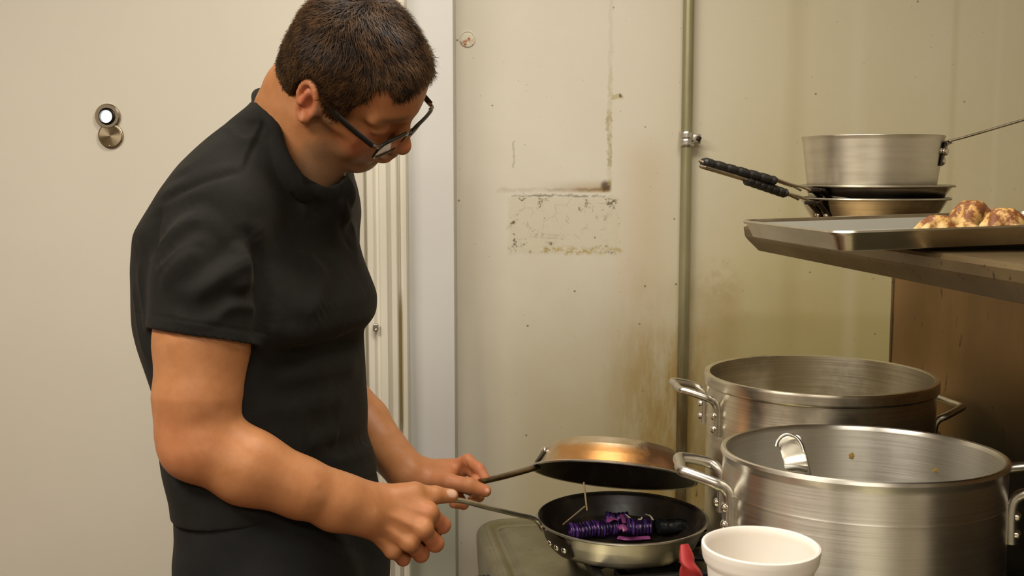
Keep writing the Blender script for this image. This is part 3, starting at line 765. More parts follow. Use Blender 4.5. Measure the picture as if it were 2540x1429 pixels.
# food scraps stuck inside the front pot
M['crumb'] = simple('yellow_food_scrap', (.42, .26, .05), .5, var=.3, scale=80)
for px, py, r in ((2112, 1131, .0042), (2320, 1167, .0034)):
    d = (P(px, py, 1) - P(1270, 714.5, 0)); o_ = Vector((0, 0, CH)); dr = (P(px, py, 1) - o_)
    # far inside wall intersection
    ax, ay = dr.x, dr.y; ox, oy = o_.x - fc.x, o_.y - fc.y; rr = .1752 - .0075
    a_ = ax * ax + ay * ay; b_ = 2 * (ax * ox + ay * oy); c_ = ox * ox + oy * oy - rr * rr
    tt = (-b_ + math.sqrt(b_ * b_ - 4 * a_ * c_)) / (2 * a_); q = o_ + dr * tt
    bm = bmesh.new(); bmesh.ops.create_icosphere(bm, subdivisions=3, radius=r, matrix=Matrix.Translation(q))
    for v in bm.verts: v.co += (v.co - q) * random.uniform(-.25, .25)
    tag(bm_link('food_scrap', bm, M['crumb']), 'tiny yellow food scrap inside the front pot, ' + ('the left one' if px < 2200 else 'the right one'), 'food scrap', 'food scraps inside the front pot')
# ladle leaning inside the front pot
def ladle():
    e = empty('ladle', P(1985, 1180, 1.29), 'steel ladle standing in the front pot, only its rounded handle end showing', 'ladle')
    path = [P(1956, 1081, 1.325), P(1958, 1088, 1.323), P(1962, 1102, 1.318), P(1970, 1132, 1.308), P(1979, 1170, 1.296), P(2006, 1290, 1.30), P(2030, 1400, 1.33)]
    pts = catmull(path, 7); up = Vector((-.25, -1, .25)).normalized()
    rad = [.0145 * min(1, math.sqrt(max(.02, 1 - (1 - min(1, i / 12)) ** 2))) for i in range(len(pts))]
    bm = tube(pts, rad, 24, up=up, flat=.10); hd = bm_link('handle', bm, M['steel_handle'], e, world=True)
    bead = [P(1925, 1108, 1.315), P(1929, 1094, 1.317), P(1941, 1082, 1.318), P(1956, 1078, 1.318), P(1974, 1085, 1.316), P(1988, 1104, 1.312), P(1997, 1134, 1.306), P(2004, 1170, 1.298)]
    bm = tube(catmull(bead, 6), .0022, 10, flat=1.0); bm = tube([P(1946, 1160, 1.292), P(1974, 1158, 1.290), P(2003, 1164, 1.290)], .0032, 10, bm)
    o = bm_link('hook_edge', bm, M['rod'], hd, world=False); o.data.transform(Matrix.Translation(-e.location))
    q = path[-1]; m = Matrix.Translation(q + Vector((.0, .02, -.03))) @ Matrix.Rotation(.3, 4, 'Y')
    bm_link('bowl', lathe([(0, -.02), (.025, -.015), (.038, .0), (.043, .02), (.041, .02), (.036, .001), (.024, -.0125), (0, -.0175)], 32, None, m), M['steel_handle'], e, world=True)
    return e
ladle()

# ------------------------------------------------------------------ frying pans
def frypan_profile(R, h, rb, th=.0028):
    out = [(0, 0), (rb - .01, 0), (rb, .003), (rb + (R - rb) * .35, h * .28), (rb + (R - rb) * .62, h * .6), (R - .005, h * .93), (R, h)]
    inn = [(R - th, h + .0006), (R - .0075, h * .93), (rb + (R - rb) * .62 - th, h * .6 + .001), (rb + (R - rb) * .35 - th, h * .30), (rb - .003, .0055), (rb - .014, .0035), (0, .0035)]
    return out, inn
def pan_body(e, R, h, rb, mo, mi, rimmat):
    out, inn = frypan_profile(R, h, rb)
    bm = lathe(out, 160); bm_link('pan_shell', bm, mo, e)
    lip = [(R - .0035, h - .002), (R - .003, h + .0006), (R - .001, h + .0016), (R + .0012, h + .001), (R + .0018, h - .0008), (R + .0006, h - .0024)]
    bm_link('rim', lathe(lip, 160, closed=True), rimmat, e)
    bm_link('cooking_surface', lathe(inn, 160), mi, e)['label'] = 'black non-stick inside'
def prof_r(R, h, rb, z):
    o_ = frypan_profile(R, h, rb)[0]; return float(np.interp(z, [q[1] for q in o_], [q[0] for q in o_]))
def plate_handle(e, R, h, rb, ang, path, wid, mat, flat=.28, rivets=3, darkplate=True, ps=1.0):
    """handle path in local pan space (first point at the shell)"""
    bm = tube(catmull(path, 8), wid, 16, flat=flat)
    hd = bm_link('handle', bm, mat, e)
    rad = Vector((math.cos(ang), math.sin(ang), 0)); sd = Vector((-math.sin(ang), math.cos(ang), 0))
    bm = bmesh.new(); up = Vector((0, 0, 1))
    # mounting plate hugging the side wall
    n, m_ = 9, 5; vs = []
    for i in range(n):
        a = ang + (i - (n - 1) / 2) / (n - 1) * .075 * ps / R
        hh = (1 - abs((i - (n - 1) / 2) / ((n - 1) / 2)) ** 2.5)
        row = []
        for j in range(m_):
            f = j / (m_ - 1); z = h * (.18 + .72 * f) if True else 0
            z = h * (.50 + (1 - ps) * .35) + (f - .5) * h * (.45 + .40 * hh) * ps
            rr = prof_r(R, h, rb, z) + .0008
            row.append(Vector((math.cos(a) * rr, math.sin(a) * rr, z)))
        vs.append(row)
    A1 = [[bm.verts.new(v) for v in r] for r in vs]; A2 = [[bm.verts.new(v + Vector((v.x, v.y, 0)).normalized() * .0035) for v in r] for r in vs]
    for i in range(n - 1):
        for j in range(m_ - 1):
            bm.faces.new((A2[i][j], A2[i + 1][j], A2[i + 1][j + 1], A2[i][j + 1])); bm.faces.new((A1[i][j], A1[i][j + 1], A1[i + 1][j + 1], A1[i + 1][j]))
    per = [(i, 0) for i in range(n)] + [(n - 1, j) for j in range(1, m_)] + [(i, m_ - 1) for i in range(n - 2, -1, -1)] + [(0, j) for j in range(m_ - 2, 0, -1)]
    for a, b in zip(per, per[1:] + per[:1]): bm.faces.new((A1[a[0]][a[1]], A1[b[0]][b[1]], A2[b[0]][b[1]], A2[a[0]][a[1]]))
    bm_link('mounting_plate', bm, M['darkmetal'] if darkplate else mat, hd)
    for k in range(rivets):
        s = (k - (rivets - 1) / 2) * .022 * ps; a = ang + s / R; z = h * (.45 if k != 1 or rivets == 2 else .42)
        rr = prof_r(R, h, rb, z) + .0042
        bm_link('rivet', dome(bmesh.new(), Vector((math.cos(a) * rr, math.sin(a) * rr, z)), (math.cos(a), math.sin(a), -.25), .0056, .7), M['rivet'], hd)
    return hd
M['burnt_handle'] = simple('heat_browned_handle', (.20, .13, .06), .35, .9, .6, 40)
# the pan on the stove
Rp = .1405; hp = pc.z - PANB
pan = empty('frying_pan', (pc.x, pc.y, PANB), 'wide frying pan on the stove holding purple sliced food and sticks', 'pan')
pan_body(pan, Rp, hp, .113, M['panside'], M['nonstick'], M['steel_handle'])
def loc(e, p): return Matrix.LocRotScale(e.location, e.rotation_euler, None).inverted() @ p
hpts = [P(1345, 1297, 1.76), P(1325, 1288, 1.755), P(1280, 1276, 1.72), P(1210, 1259, 1.66), P(1135, 1241, 1.60), P(1085, 1243, 1.575), P(1058, 1246, 1.562)]
lp = [loc(pan, p) for p in hpts]; ang = math.atan2(lp[0].y, lp[0].x)
lp[0] = Vector((math.cos(ang) * (Rp - .001), math.sin(ang) * (Rp - .001), hp - .008))
plate_handle(pan, Rp, hp, .113, ang + .22, [lp[0]] + lp[1:], [.0095, .0095, .0095] + [.0095] * 60, M['steel_handle'], .42)
# the second pan held upside down as a lid
lc = P(1522, 1181, 1.868); Rl = .1412
Nn = Vector((-.105, -.40, -.91)).normalized()
u1 = Vector((1, 0, -.12)); u1 = (u1 - Nn * u1.dot(Nn)).normalized(); v1 = Nn.cross(u1)
ml = Matrix((u1, v1, Nn)).transposed().to_4x4(); hl = .050
lid = empty('frying_pan', lc - Nn * hl, 'scorched brown frying pan held upside down as a lid above the other pan', 'pan', rot=ml.to_euler())
pan_body(lid, Rl, hl, .105, M['burnt'], M['nonstick'], M['rod'])
hl_pts = [P(1330, 1160, 1.845), P(1318, 1163, 1.835), P(1290, 1171, 1.815), P(1245, 1183, 1.785), P(1206, 1192, 1.762), P(1190, 1196, 1.754)]
lp = [loc(lid, p) for p in hl_pts]; ang = math.atan2(lp[0].y, lp[0].x)
plate_handle(lid, Rl, hl, .105, ang, lp, [.0100] * 60, M['burnt_handle'], .5, 2, True, .5)

# food in the pan
def purple():
    t = NT('purple_cabbage_skin'); x, y, z = t.xyz(t.co())
    wv = t.n('ShaderNodeTexNoise'); mp = t.n('ShaderNodeMapping'); t.l(t.co(), mp.inputs[0]); mp.inputs['Scale'].default_value = (260, 18, 18); t.l(mp.outputs[0], wv.inputs['Vector']); wv.inputs['Scale'].default_value = 1.0; wv.inputs['Detail'].default_value = 3
    n = t.noise(60, 4)
    c = t.mix(t.ramp(wv.outputs['Fac'], .48, .66), (.014, .006, .035), (.11, .035, .25))
    c = t.mix(t.math('MULTIPLY', t.ramp(n, .6, .7), .6), c, (.35, .10, .55))
    t.set(base=c, rough=.3, coat=.3); t.bump(wv.outputs['Fac'], .4, .003); return t.m
M['purple'] = purple()
M['pink'] = simple('pink_purple_shred', (.42, .09, .30), .35, 0, .4, 60)
M['dark_sausage'] = simple('charred_dark_food', (.010, .012, .014), .35, 0, .3, 60)
M['stick'] = simple('pale_wood', (.52, .38, .21), .6, 0, .2, 50)
M['garnish'] = simple('white_onion_sliver', (.7, .62, .5), .35)
M['red_glint'] = simple('red_reflection', (.65, .03, .02), .3)  # reflection of a red indicator, modelled as a solid coloured bit
FB = PANB + .0045
def plane_pt(px, py, z):
    o_ = Vector((0, 0, CH)); d = P(px, py, 1) - o_; return o_ + d * ((z - CH) / d.z)
def sliced_roll(a, b, r0, r1, nslice, mat, name, label):
    """fan-cut roll: many thin overlapping discs fused in one skin"""
    a, b = Vector(a), Vector(b); L = (b - a).length; d = (b - a).normalized()
    m = Matrix.Translation(a) @ d.to_track_quat('X', 'Z').to_matrix().to_4x4()
    prof = []; n = nslice * 6
    for i in range(n + 1):
        s = i / n; f = (s * nslice) % 1
        r = (r0 + (r1 - r0) * s) * (1 - .13 * (2 * abs(f - .5)) ** 3)
        r *= math.sqrt(max(0, 1 - max(0, (.06 - s) / .06) ** 2)) * math.sqrt(max(0, 1 - max(0, (s - .94) / .06) ** 2))
        prof.append((max(r, 1e-7) if 0 < i < n else 0, s * L))
    bm = lathe(prof, 40, None, Matrix.Rotation(math.radians(90), 4, 'Y'))
    for v in bm.verts: v.co.z *= .88; v.co.y += .0012 * math.sin(v.co.x * 300); v.co.z += .001 * math.sin(v.co.x * 170 + 1)
    o = bm_link(name, bm, mat, sharp=70); o.matrix_world = m; o.location = a
    return tag(o, label, 'food')
rr = .0165
p1 = plane_pt(1408, 1318, FB + rr); p2 = plane_pt(1535, 1306, FB + rr)
sliced_roll(p1, p2, .0145, .0165, 17, M['purple'], 'sliced_purple_roll', 'left purple fan-sliced roll in the frying pan, skewered by a stick')
p3 = plane_pt(1550, 1307, FB + rr); p4 = plane_pt(1618, 1308, FB + rr)
sliced_roll(p3, p4, .0165, .0155, 8, M['purple'], 'sliced_purple_roll', 'middle short purple sliced roll in the frying pan')
p5 = plane_pt(1626, 1308, FB + rr); p6 = plane_pt(1700, 1303, FB + rr * .8)
sliced_roll(p5, p6, .0155, .0125, 3, M['dark_sausage'], 'dark_roll', 'dark unsliced roll at the right end in the frying pan')
p7 = plane_pt(1500, 1286, FB + .012); p8 = plane_pt(1560, 1285, FB + .012)
sliced_roll(p7, p8, .012, .012, 6, M['purple'], 'sliced_purple_roll', 'small dark purple roll at the back in the frying pan')
def shred(pts, r, mat, label, flat=.4, name='shred'):
    o = bm_link(name, tube(catmull(pts, 8), r, 10, flat=flat), mat); tag(o, label, 'food', None); return o
TP = FB + 2 * rr - .001
shred([plane_pt(1506, 1295, TP), plane_pt(1518, 1287, TP + .003), plane_pt(1534, 1290, TP + .001)], [.003] * 3 + [.0055] * 8 + [.003] * 20, M['pink'], 'pink shred lying across the left purple roll')
shred([plane_pt(1542, 1278, TP), plane_pt(1546, 1286, TP + .002), plane_pt(1548, 1296, TP)], .0036, M['pink'], 'upright violet shred between the two purple rolls', .5)
shred([plane_pt(1534, 1312, TP - .003), plane_pt(1545, 1305, TP + .001), plane_pt(1552, 1318, TP - .006)], .0055, M['pink'], 'rosy crumpled shred in the gap between the purple rolls', .6)
shred([plane_pt(1535, 1334, FB + .004), plane_pt(1560, 1337, FB + .005), plane_pt(1610, 1334, FB + .004)], .006, M['pink'], 'pink shreds on the pan floor near the front rim', .5)
shred([plane_pt(1552, 1276, TP - .003), plane_pt(1558, 1281, TP - .002), plane_pt(1564, 1286, TP - .003)], .0013, M['garnish'], 'short straight white onion sliver in the pan', .8, 'onion_sliver')
shred([plane_pt(1602, 1276, TP - .003), plane_pt(1613, 1280, TP), plane_pt(1620, 1290, TP - .004)], .0015, M['garnish'], 'curved white onion sliver on the purple roll', .8, 'onion_sliver')
shred([plane_pt(1584, 1288, TP - .003), plane_pt(1590, 1288, TP - .001), plane_pt(1592, 1284, TP + .001)], .0014, M['garnish'], 'tiny white onion crumb beside the curved sliver', .9, 'onion_sliver')
q = P(1571, 1258, 1.87); bm = bmesh.new(); 
qb = plane_pt(1571, 1262, FB + .016)
shred([qb + Vector((-.003, .0, -.012)), qb, qb + Vector((.003, 0, .004))], [.004, .0055, .004] + [.0042] * 20, M['red_glint'], 'small red reflection modelled as a solid bit at the back of the pan', .8, 'red_reflection_bit')
def stick(a, b, label):
    o = bm_link('wooden_stick', tube([a, (a + b) / 2, b], .0014, 8), M['stick']); tag(o, label, 'stick', 'wooden sticks in the frying pan'); return o
stick(plane_pt(1397, 1301, FB + .018), P(1450, 1257, 1.80), 'pale wooden stick slanting out of the left purple roll')
stick(P(1456, 1266, 1.80), P(1448, 1196, 1.80), 'thin wooden stick standing upright under the raised lid pan')

# ------------------------------------------------------------------ foam cup and what it stands on
cc = P(1887, 1350, 1.085); Rc = .0583
t = NT('white_foam'); n = t.noise(300, 2); t.set(base=(.86, .80, .72), rough=.6, sss=.15, spec=.3); t.b.inputs['Subsurface Radius'].default_value = (1, .8, .6); t.b.inputs['Subsurface Scale'].default_value = .01; t.bump(n, .05, .001); M['foam'] = t.m
cup = empty('foam_cup', (cc.x, cc.y, cc.z - .125), 'white foam cup in the bottom foreground, empty and seen from above', 'cup')
Rb = Rc - .003
bm = lathe([(0, .003), (Rb * .70, .003), (Rb * .72, 0), (Rb * .74, 0), (Rb * .955, .104), (Rb * 1.0, .107), (Rb * 1.03, .111), (Rb * 1.055, .120), (Rb * 1.05, .1245), (Rb * 1.01, .1255), (Rb * .975, .124), (Rb * .95, .118), (Rb * .70, .010), (Rb * .6, .006), (0, .006)], 96)
bm_link('cup_body', bm, M['foam'], cup)
zb = cc.z - .125
box_h = zb - SZ
bm = bmesh.new(); Rm = Matrix.Rotation(YAW, 3, 'Z')
bx = Vector((cc.x, cc.y, 0))
st = empty('steel_insert', (cc.x, cc.y, SZ - .0045), 'upturned steel food insert under the white foam cup', 'food pan', rot=(0, 0, YAW))
bm = bmesh.new(); box(bm, (0, 0, box_h / 2 + .0025), (.13, .15, box_h + .005), Matrix.Identity(3), .012, 4); bm_link('insert_body', bm, M['steel'], st)
bm = bmesh.new(); box(bm, (0, 0, .006), (.15, .17, .004), Matrix.Identity(3), .0015); bm_link('flange', bm, M['steel'], st)

# red handle in the foreground
def red_tool():
    t = NT('red_silicone'); t.set(base=(.36, .018, .018), rough=.5); 
    a = P(1697, 1350, 1.275); b = P(1706, 1395, 1.27); c = P(1716, 1440, 1.275); d = P(1722, 1560, 1.29)
    d.z = max(d.z, SZ + .03)
    e = empty('red_handled_scraper', d, 'red rubber handle sticking up in front of the frying pan, beside the foam cup', 'utensil')
    pts = catmull([a, b, c, d], 8); n = len(pts)
    bm_link('grip', tube(pts, [.0045 + .0115 * sss(i / n, -.1, .6) for i in range(n)], 20, flat=.62), t.m, e, world=True)
    f = d + (d - c).normalized() * .0; g = Vector((d.x - .10, d.y - .06, SZ + .012))
    bm = tube([d - (c - d) * .05, g], .006, 12); bm_link('shaft', bm, M['steel_handle'], e, world=True)
    bm = bmesh.new(); box(bm, g + Vector((.02, -.03, -.004)), (.05, .08, .004), Matrix.Rotation(.6, 3, 'Z'), .0015); bm_link('blade', bm, M['steel_handle'], e, world=True)
red_tool()

# ------------------------------------------------------------------ on the shelf: two pans, a saucepan
t0 = 1.86
def shelf_pan(cx, cy_rim, R, h, z0, label, handle_pts, grip, rb):
    c = P(cx, cy_rim, t0)
    e = empty('small_frying_pan', (c.x, c.y, z0), label, 'pan', 'small frying pans stacked on the shelf')
    pan_body(e, R, h, rb, M['steel'], M['nonstick'], M['steel_handle'])
    lp = [loc(e, p) for p in handle_pts]; ang = math.atan2(lp[0].y, lp[0].x)
    # two wires that run into the rubber grip
    hd = None; bmw = bmesh.new()
    for s in (-1, 1):
        sd = Vector((-math.sin(ang), math.cos(ang), 0)) * s
        q = [lp[0] + sd * .012 - Vector((0, 0, .004)), lp[1] + sd * .009, lp[2] + sd * .006] + [p + sd * .0065 for p in lp[3:]]
        tube(catmull(q, 6), .0022, 8, bmw)
    end = lp[-1]
    tube(catmull([end + Vector((-math.sin(ang), math.cos(ang), 0)) * .0065, end + (end - lp[-2]).normalized() * .007, end - Vector((-math.sin(ang), math.cos(ang), 0)) * .0065], 6), .0022, 8, bmw)
    hd = bm_link('handle', bmw, M['chrome'], e)
    g0, g1 = loc(e, grip[0]), loc(e, grip[1]); n = 72; pts = [g0.lerp(g1, i / n) for i in range(n + 1)]
    rad = [.0098 * (1 - .13 * (abs(math.sin(i / n * math.pi * 6.5)) ** 8)) * (1 if 1 < i < n - 1 else .85) for i in range(n + 1)]
    bm_link('rubber_grip', tube(pts, rad, 18, flat=.80, sx=1.25), M['rubber'], hd)['label'] = 'black ribbed rubber sleeve'
    # bracket + rivets
    bm = bmesh.new()
    m_ = Matrix.Rotation(ang, 3, 'Z')
    rm = R - .016
    for s in (-1, 1):
        a = ang + s * .10
        bmq = tube(catmull([Vector((math.cos(a) * (R + .004), math.sin(a) * (R + .004), h - .006)), Vector((math.cos(a) * (prof_r(R, h, rb, h * .55) + .002), math.sin(a) * (prof_r(R, h, rb, h * .55) + .002), h * .55)), Vector((math.cos(a) * (prof_r(R, h, rb, h * .25) + .002), math.sin(a) * (prof_r(R, h, rb, h * .25) + .002), h * .25))], 5), .008, 10, bm, flat=.25, up=Vector((math.cos(a), math.sin(a), 0)))
    box(bm, (math.cos(ang) * (R + .002), math.sin(ang) * (R + .002), h - .007), (.012, .034, .006), m_, .002)
    bm_link('mounting_plate', bm, M['darkmetal'], hd)
    for s in (-1, 1):
        a = ang + s * .10
        bm_link('rivet', dome(bmesh.new(), Vector((math.cos(a) * (prof_r(R, h, rb, h * .4) + .004), math.sin(a) * (prof_r(R, h, rb, h * .4) + .004), h * .40)), (math.cos(a), math.sin(a), -.3), .0052, .8), M['chrome'], hd)
    return e
Rq = .1245
z_lo = SH + .001
hq1 = .0495
lowrim = P(2168, 491, t0).z; hirim = P(2172, 460, t0).z
shelf_pan(2165, 491, Rq, lowrim - z_lo, z_lo, 'lower small steel frying pan of the stack on the shelf',
          [P(1992, 489, 1.80), P(1970, 486, 1.79), P(1950, 480, 1.78), P(1850, 446, 1.755), P(1746, 415, 1.725)], (P(1948, 480, 1.78), P(1850, 447, 1.755)), .088)
shelf_pan(2174, 460, Rq + .0005, .046, hirim - .046, 'upper small steel frying pan of the stack, directly under the saucepan',
          [P(1998, 466, 1.80), P(1978, 463, 1.79), P(1958, 458, 1.78), P(1880, 432, 1.76), P(1745, 402, 1.735)], (P(1922, 449, 1.765), P(1742, 401, 1.733)), .085)
# saucepan
sb = P(2160, 455, t0); stp = P(2171, 339, t0)
sp = empty('saucepan', (sb.x, sb.y, hirim - .0395), 'matte aluminium saucepan with a long thin handle on top of the frying pans', 'saucepan')
hs = stp.z - (hirim - .0395); r0, r1 = .101, .1165
xs = stp.x - sb.x
bm = lathe([(0, 0), (r0 - .004, 0), (r0, .004), (r1 - .001, hs - .006), (r1 + .0008, hs - .001), (r1, hs), (r1 - .002, hs), (r1 - .0035, hs - .006), (r0 - .004, .006), (0, .004)], 128)
bm_link('pot_body', bm, M['alu_matte'], sp)
hp_ = [P(2338, 372, 1.80), P(2340, 358, 1.80), P(2352, 351, 1.80), P(2400, 338, 1.79), P(2540, 297, 1.76), P(2620, 273, 1.74)]
lp = [loc(sp, p) for p in hp_]; ang = math.atan2(lp[1].y, lp[1].x)
lp[0] = Vector((math.cos(ang) * (r1 - .002), math.sin(ang) * (r1 - .002), hs - .030)); lp[1] = Vector((math.cos(ang) * (r1 + .003), math.sin(ang) * (r1 + .003), hs - .014))
hd = bm_link('handle', tube(catmull(lp, 8), .0085, 14, flat=.28), M['steel_handle'], sp)
bm = bmesh.new(); tube([Vector((math.cos(ang) * (r1 + .0005), math.sin(ang) * (r1 + .0005), hs - .012)), Vector((math.cos(ang) * (r1 - .006), math.sin(ang) * (r1 - .006), hs - .050))], .016, 14, bm, flat=.18, up=Vector((math.cos(ang), math.sin(ang), 0)))
bm_link('mounting_plate', bm, M['darkmetal'], hd)
for k, s in enumerate((-.07, .07, 0)):
    a = ang + s; z_ = hs - (.026 if k < 2 else .042); rr_ = r1 - .001 + (.0015 if k < 2 else -.002)
    bm_link('rivet', dome(bmesh.new(), Vector((math.cos(a) * rr_, math.sin(a) * rr_, z_)), (math.cos(a), math.sin(a), 0), .0075, .7), M['chrome'], hd)

# ------------------------------------------------------------------ sheet pan with rolls
ty = math.radians(11)
n0 = P(2078, 577, 1.22)
At = Vector((math.cos(ty), math.sin(ty), 0)); Bt = Vector((-math.sin(ty) + .055, math.cos(ty), 0)).normalized()
ZT = SH + .0008; ht = n0.z - ZT
Lx, Ly = .46, .325
def T(a, b, z): q = n0 + At * a + Bt * b; q.z = ZT + z + max(a, 0) * .022; return q
def rrect(inset, r, z, bm, n=8):
    ring = []
    for cx_, cy_, a0 in ((Lx - inset - r, Ly - inset - r, 0), (inset + r, Ly - inset - r, 90), (inset + r, inset + r, 180), (Lx - inset - r, inset + r, 270)):
        for k in range(n + 1):
            a = math.radians(a0 + 90 * k / n); ring.append(bm.verts.new(T(cx_ + r * math.cos(a), cy_ + r * math.sin(a), z)))
    return ring
tr = empty('sheet_pan', T(Lx / 2, Ly / 2, 0), 'aluminium baking tray with rolls, sticking out over the shelf edge', 'tray')
bm = bmesh.new(); rings = []
for ins, r, z in ((.02, .012, .0), (.012, .018, .0015), (.004, .022, ht - .003), (.0005, .025, ht - .004), (-.001, .026, ht - .001), (.001, .025, ht + .0012), (.0045, .022, ht + .0008), (.0065, .021, ht - .002), (.0145, .016, .0035), (.022, .011, .0018)):
    rings.append(rrect(ins, r, z, bm))
for a, b in zip(rings[:-1], rings[1:]):
    n = len(a)
    for i in range(n): j = (i + 1) % n; bm.faces.new((a[i], a[j], b[j], b[i]))
bm.faces.new(rings[0]); bm.faces.new(rings[-1])
M['tray'] = brushed('baking_tray_aluminium', (.66, .61, .50), (.48, .43, .33), .3, stretch=(1, 1, 6), stain=(.26, .16, .06), amt=.5)
bm_link('tray_body', bm, M['tray'], tr, world=True)
t = NT('baking_paper'); n = t.noise(9, 3); t.set(base=(.27, .26, .22), rough=.45, spec=.4); t.bump(n, .1, .004)
bm = bmesh.new(); pr_ = [rrect(i_, r_, z_, bm) for i_, r_, z_ in ((.0082, .0205, ht - .0035), (.0160, .0155, .0052), (.0235, .0105, .0036), (.0245, .0105, .0024), (.0150, .0155, .0040), (.0074, .0205, ht - .0038))]
for a, b in zip(pr_[:-1], pr_[1:]):
    for i in range(len(a)): j = (i + 1) % len(a); bm.faces.new((a[i], a[j], b[j], b[i]))
bm.faces.new(rrect(.0235, .0105, .0036, bm))
tag(bm_link('baking_paper', bm, t.m, None, smooth=False), 'pale grey baking paper lining the tray', 'paper')
def bunmat():
    t = NT('baked_roll_crust'); x, y, z = t.xyz(t.co()); n = t.noise(55, 5, .65); n2 = t.noise(160, 4, .7)
    g = t.ramp(t.math('ADD', z, t.math('MULTIPLY', t.math('SUBTRACT', n, .5), .028)), .008, .024)
    c = t.mix(t.ramp(n2, .3, .7), (.74, .57, .30), (.64, .45, .18))
    c = t.mix(t.math('MULTIPLY', g, .75), c, (.58, .31, .07))
    g2 = t.ramp(t.math('ADD', z, t.math('MULTIPLY', t.math('SUBTRACT', n, .5), .07)), .014, .027)
    c = t.mix(t.math('MULTIPLY', t.math('MULTIPLY', g2, t.ramp(n, .40, .52)), .92), c, (.16, .042, .012))
    c = t.mix(t.math('MULTIPLY', t.ramp(n2, .66, .72), .6), c, (.07, .045, .02))
    t.set(base=c, rough=.5, spec=.3); t.bump(n2, .5, .003); return t.m
M['bun'] = bunmat()
def bun(px, py, t_, rx, ry, rz, rot, label, seed, lift=0.0):
    """knotted roll: overlapping strands of dough fused together"""
    c = P(px, py, t_); base = ZT + .0042 + max(0, (c - n0).dot(At)) * .022
    s = SDF(); r = random.Random(seed)
    s.ell((0, 0, rz * .42), (rx * .74, ry * .72, rz * .46), k=.0012)
    for k in range(3):
        a = k * 1.05 + r.uniform(-.25, .25) + rot; ca, sa = math.cos(a), math.sin(a)
        pts = []
        for i in range(6):
            f = i / 5 * 2 - 1; bend = math.cos(f * 1.5)
            pts.append(((f * rx * .66) * ca - (ry * .28 * (k - 1)) * sa, (f * rx * .66) * sa + (ry * .28 * (k - 1)) * ca, rz * (.30 + .48 * bend)))
        s.chain(pts, [rz * (.24 + .08 * math.cos((i / 5 * 2 - 1) * 1.4)) for i in range(6)], k=.0010)
    v, f = s.mesh((-rx * 1.3, -rx * 1.3, -.004), (rx * 1.3, rx * 1.3, rz * 1.5), .0011)
    v[:, 2] = np.maximum(v[:, 2], .0004)
    v[:, 2] += 0
    nn = vnormals(v, f); v = v + nn * (wob(v, 220, seed) * .0008)[:, None]
    o = link('knotted_roll', np_mesh('knotted_roll', v, f), M['bun']); o.location = (c.x, c.y, base)
    o.rotation_euler = (0, 0, rot)
    return tag(o, label, 'bread roll', 'baked knotted rolls on the tray')
bun(2324, 548, 1.345, .031, .026, .028, .2, 'leftmost browned knotted roll on the baking tray', 1)
bun(2405, 545, 1.43, .034, .028, .041, 1.0, 'tallest browned roll behind the pale one on the baking tray', 2)
bun(2402, 556, 1.325, .026, .020, .020, 2.1, 'small pale roll in front of the tallest one on the tray', 3)
bun(2494, 548, 1.36, .033, .026, .034, 2.6, 'rightmost dark-crusted roll on the baking tray', 4)
# white scrap behind the right roll
q = P(2550, 538, 1.47); bm = bmesh.new(); bmesh.ops.create_icosphere(bm, subdivisions=4, radius=1, matrix=Matrix.Translation((q.x, q.y, ZT + .018)) @ Matrix.Diagonal((.02, .02, .013, 1)))
for v in bm.verts: v.co.z += .0015 * math.sin(v.co.x * 300) * math.cos(v.co.y * 240)
tag(bm_link('dough_ball', bm, M['foam']), 'white round lump at the right frame edge behind the rolls', 'dough')
# ------------------------------------------------------------------ the man
TT = 1.63; TRIM = .007
def prep(rows):                     # rows: (py, xl, xr, lateral half axis, t)
    out = []
    for py, xl, xr, a, t in rows:
        c = P((xl + xr) / 2, py, t); W = (xr - xl) / 2 / F * t
        out.append((c.z, c.x, c.y, W - TRIM, a))
    out.sort(); return A(out)
YB = math.radians(25)
def loft(s, tab, yaw, k=.02, shrink=0.0, power=2.12, op='u'):
    zz = np.linspace(tab[0, 0], tab[-1, 0], 240)
    def smooth(y):
        v = np.interp(zz, tab[:, 0], y); ker = np.exp(-np.linspace(-2, 2, 17) ** 2); ker /= ker.sum()
        vp = np.pad(v, 8, mode='edge'); sl0 = v[1] - v[0]; sl1 = v[-1] - v[-2]
        vp[:8] = v[0] - sl0 * np.arange(8, 0, -1); vp[-8:] = v[-1] + sl1 * np.arange(1, 9)
        return np.convolve(vp, ker, 'valid')
    X, Y, W, a = (smooth(tab[:, i]) for i in (1, 2, 3, 4))
    b = np.sqrt(np.maximum(W ** 2 - (a * math.sin(yaw)) ** 2, .03 ** 2)) / math.cos(yaw)
    cy, sy = math.cos(yaw), math.sin(yaw)
    def fn(p):
        z = np.clip(p[:, 2], zz[0], zz[-1])
        x0, y0, aa, bb = (np.interp(z, zz, q) for q in (X, Y, a, b)); aa = aa - shrink; bb = bb - shrink
        dx, dy = p[:, 0] - x0, p[:, 1] - y0
        f = dx * cy - dy * sy; l = dx * sy + dy * cy          # forward (turned to the camera), left
        rr = (np.abs(f / bb) ** power + np.abs(l / aa) ** power) ** (1 / power)
        rad = np.sqrt(f * f + l * l)
        d = np.where(rr > 1e-6, rad * (1 - 1 / np.maximum(rr, 1e-6)), -.1)
        d = np.minimum(np.maximum(d, -.2), 9)
        dz = np.maximum(p[:, 2] - zz[-1], zz[0] - p[:, 2])
        o = np.where((dz > 0) & (d > 0), np.sqrt(np.maximum(d, 0) ** 2 + np.maximum(dz, 0) ** 2), np.maximum(d, dz))
        return np.where(dz > 0, o, d)
    c = A((X.mean(), Y.mean(), zz.mean())); s.add(fn, c, (zz[-1] - zz[0]) / 2 + .3, k, op)
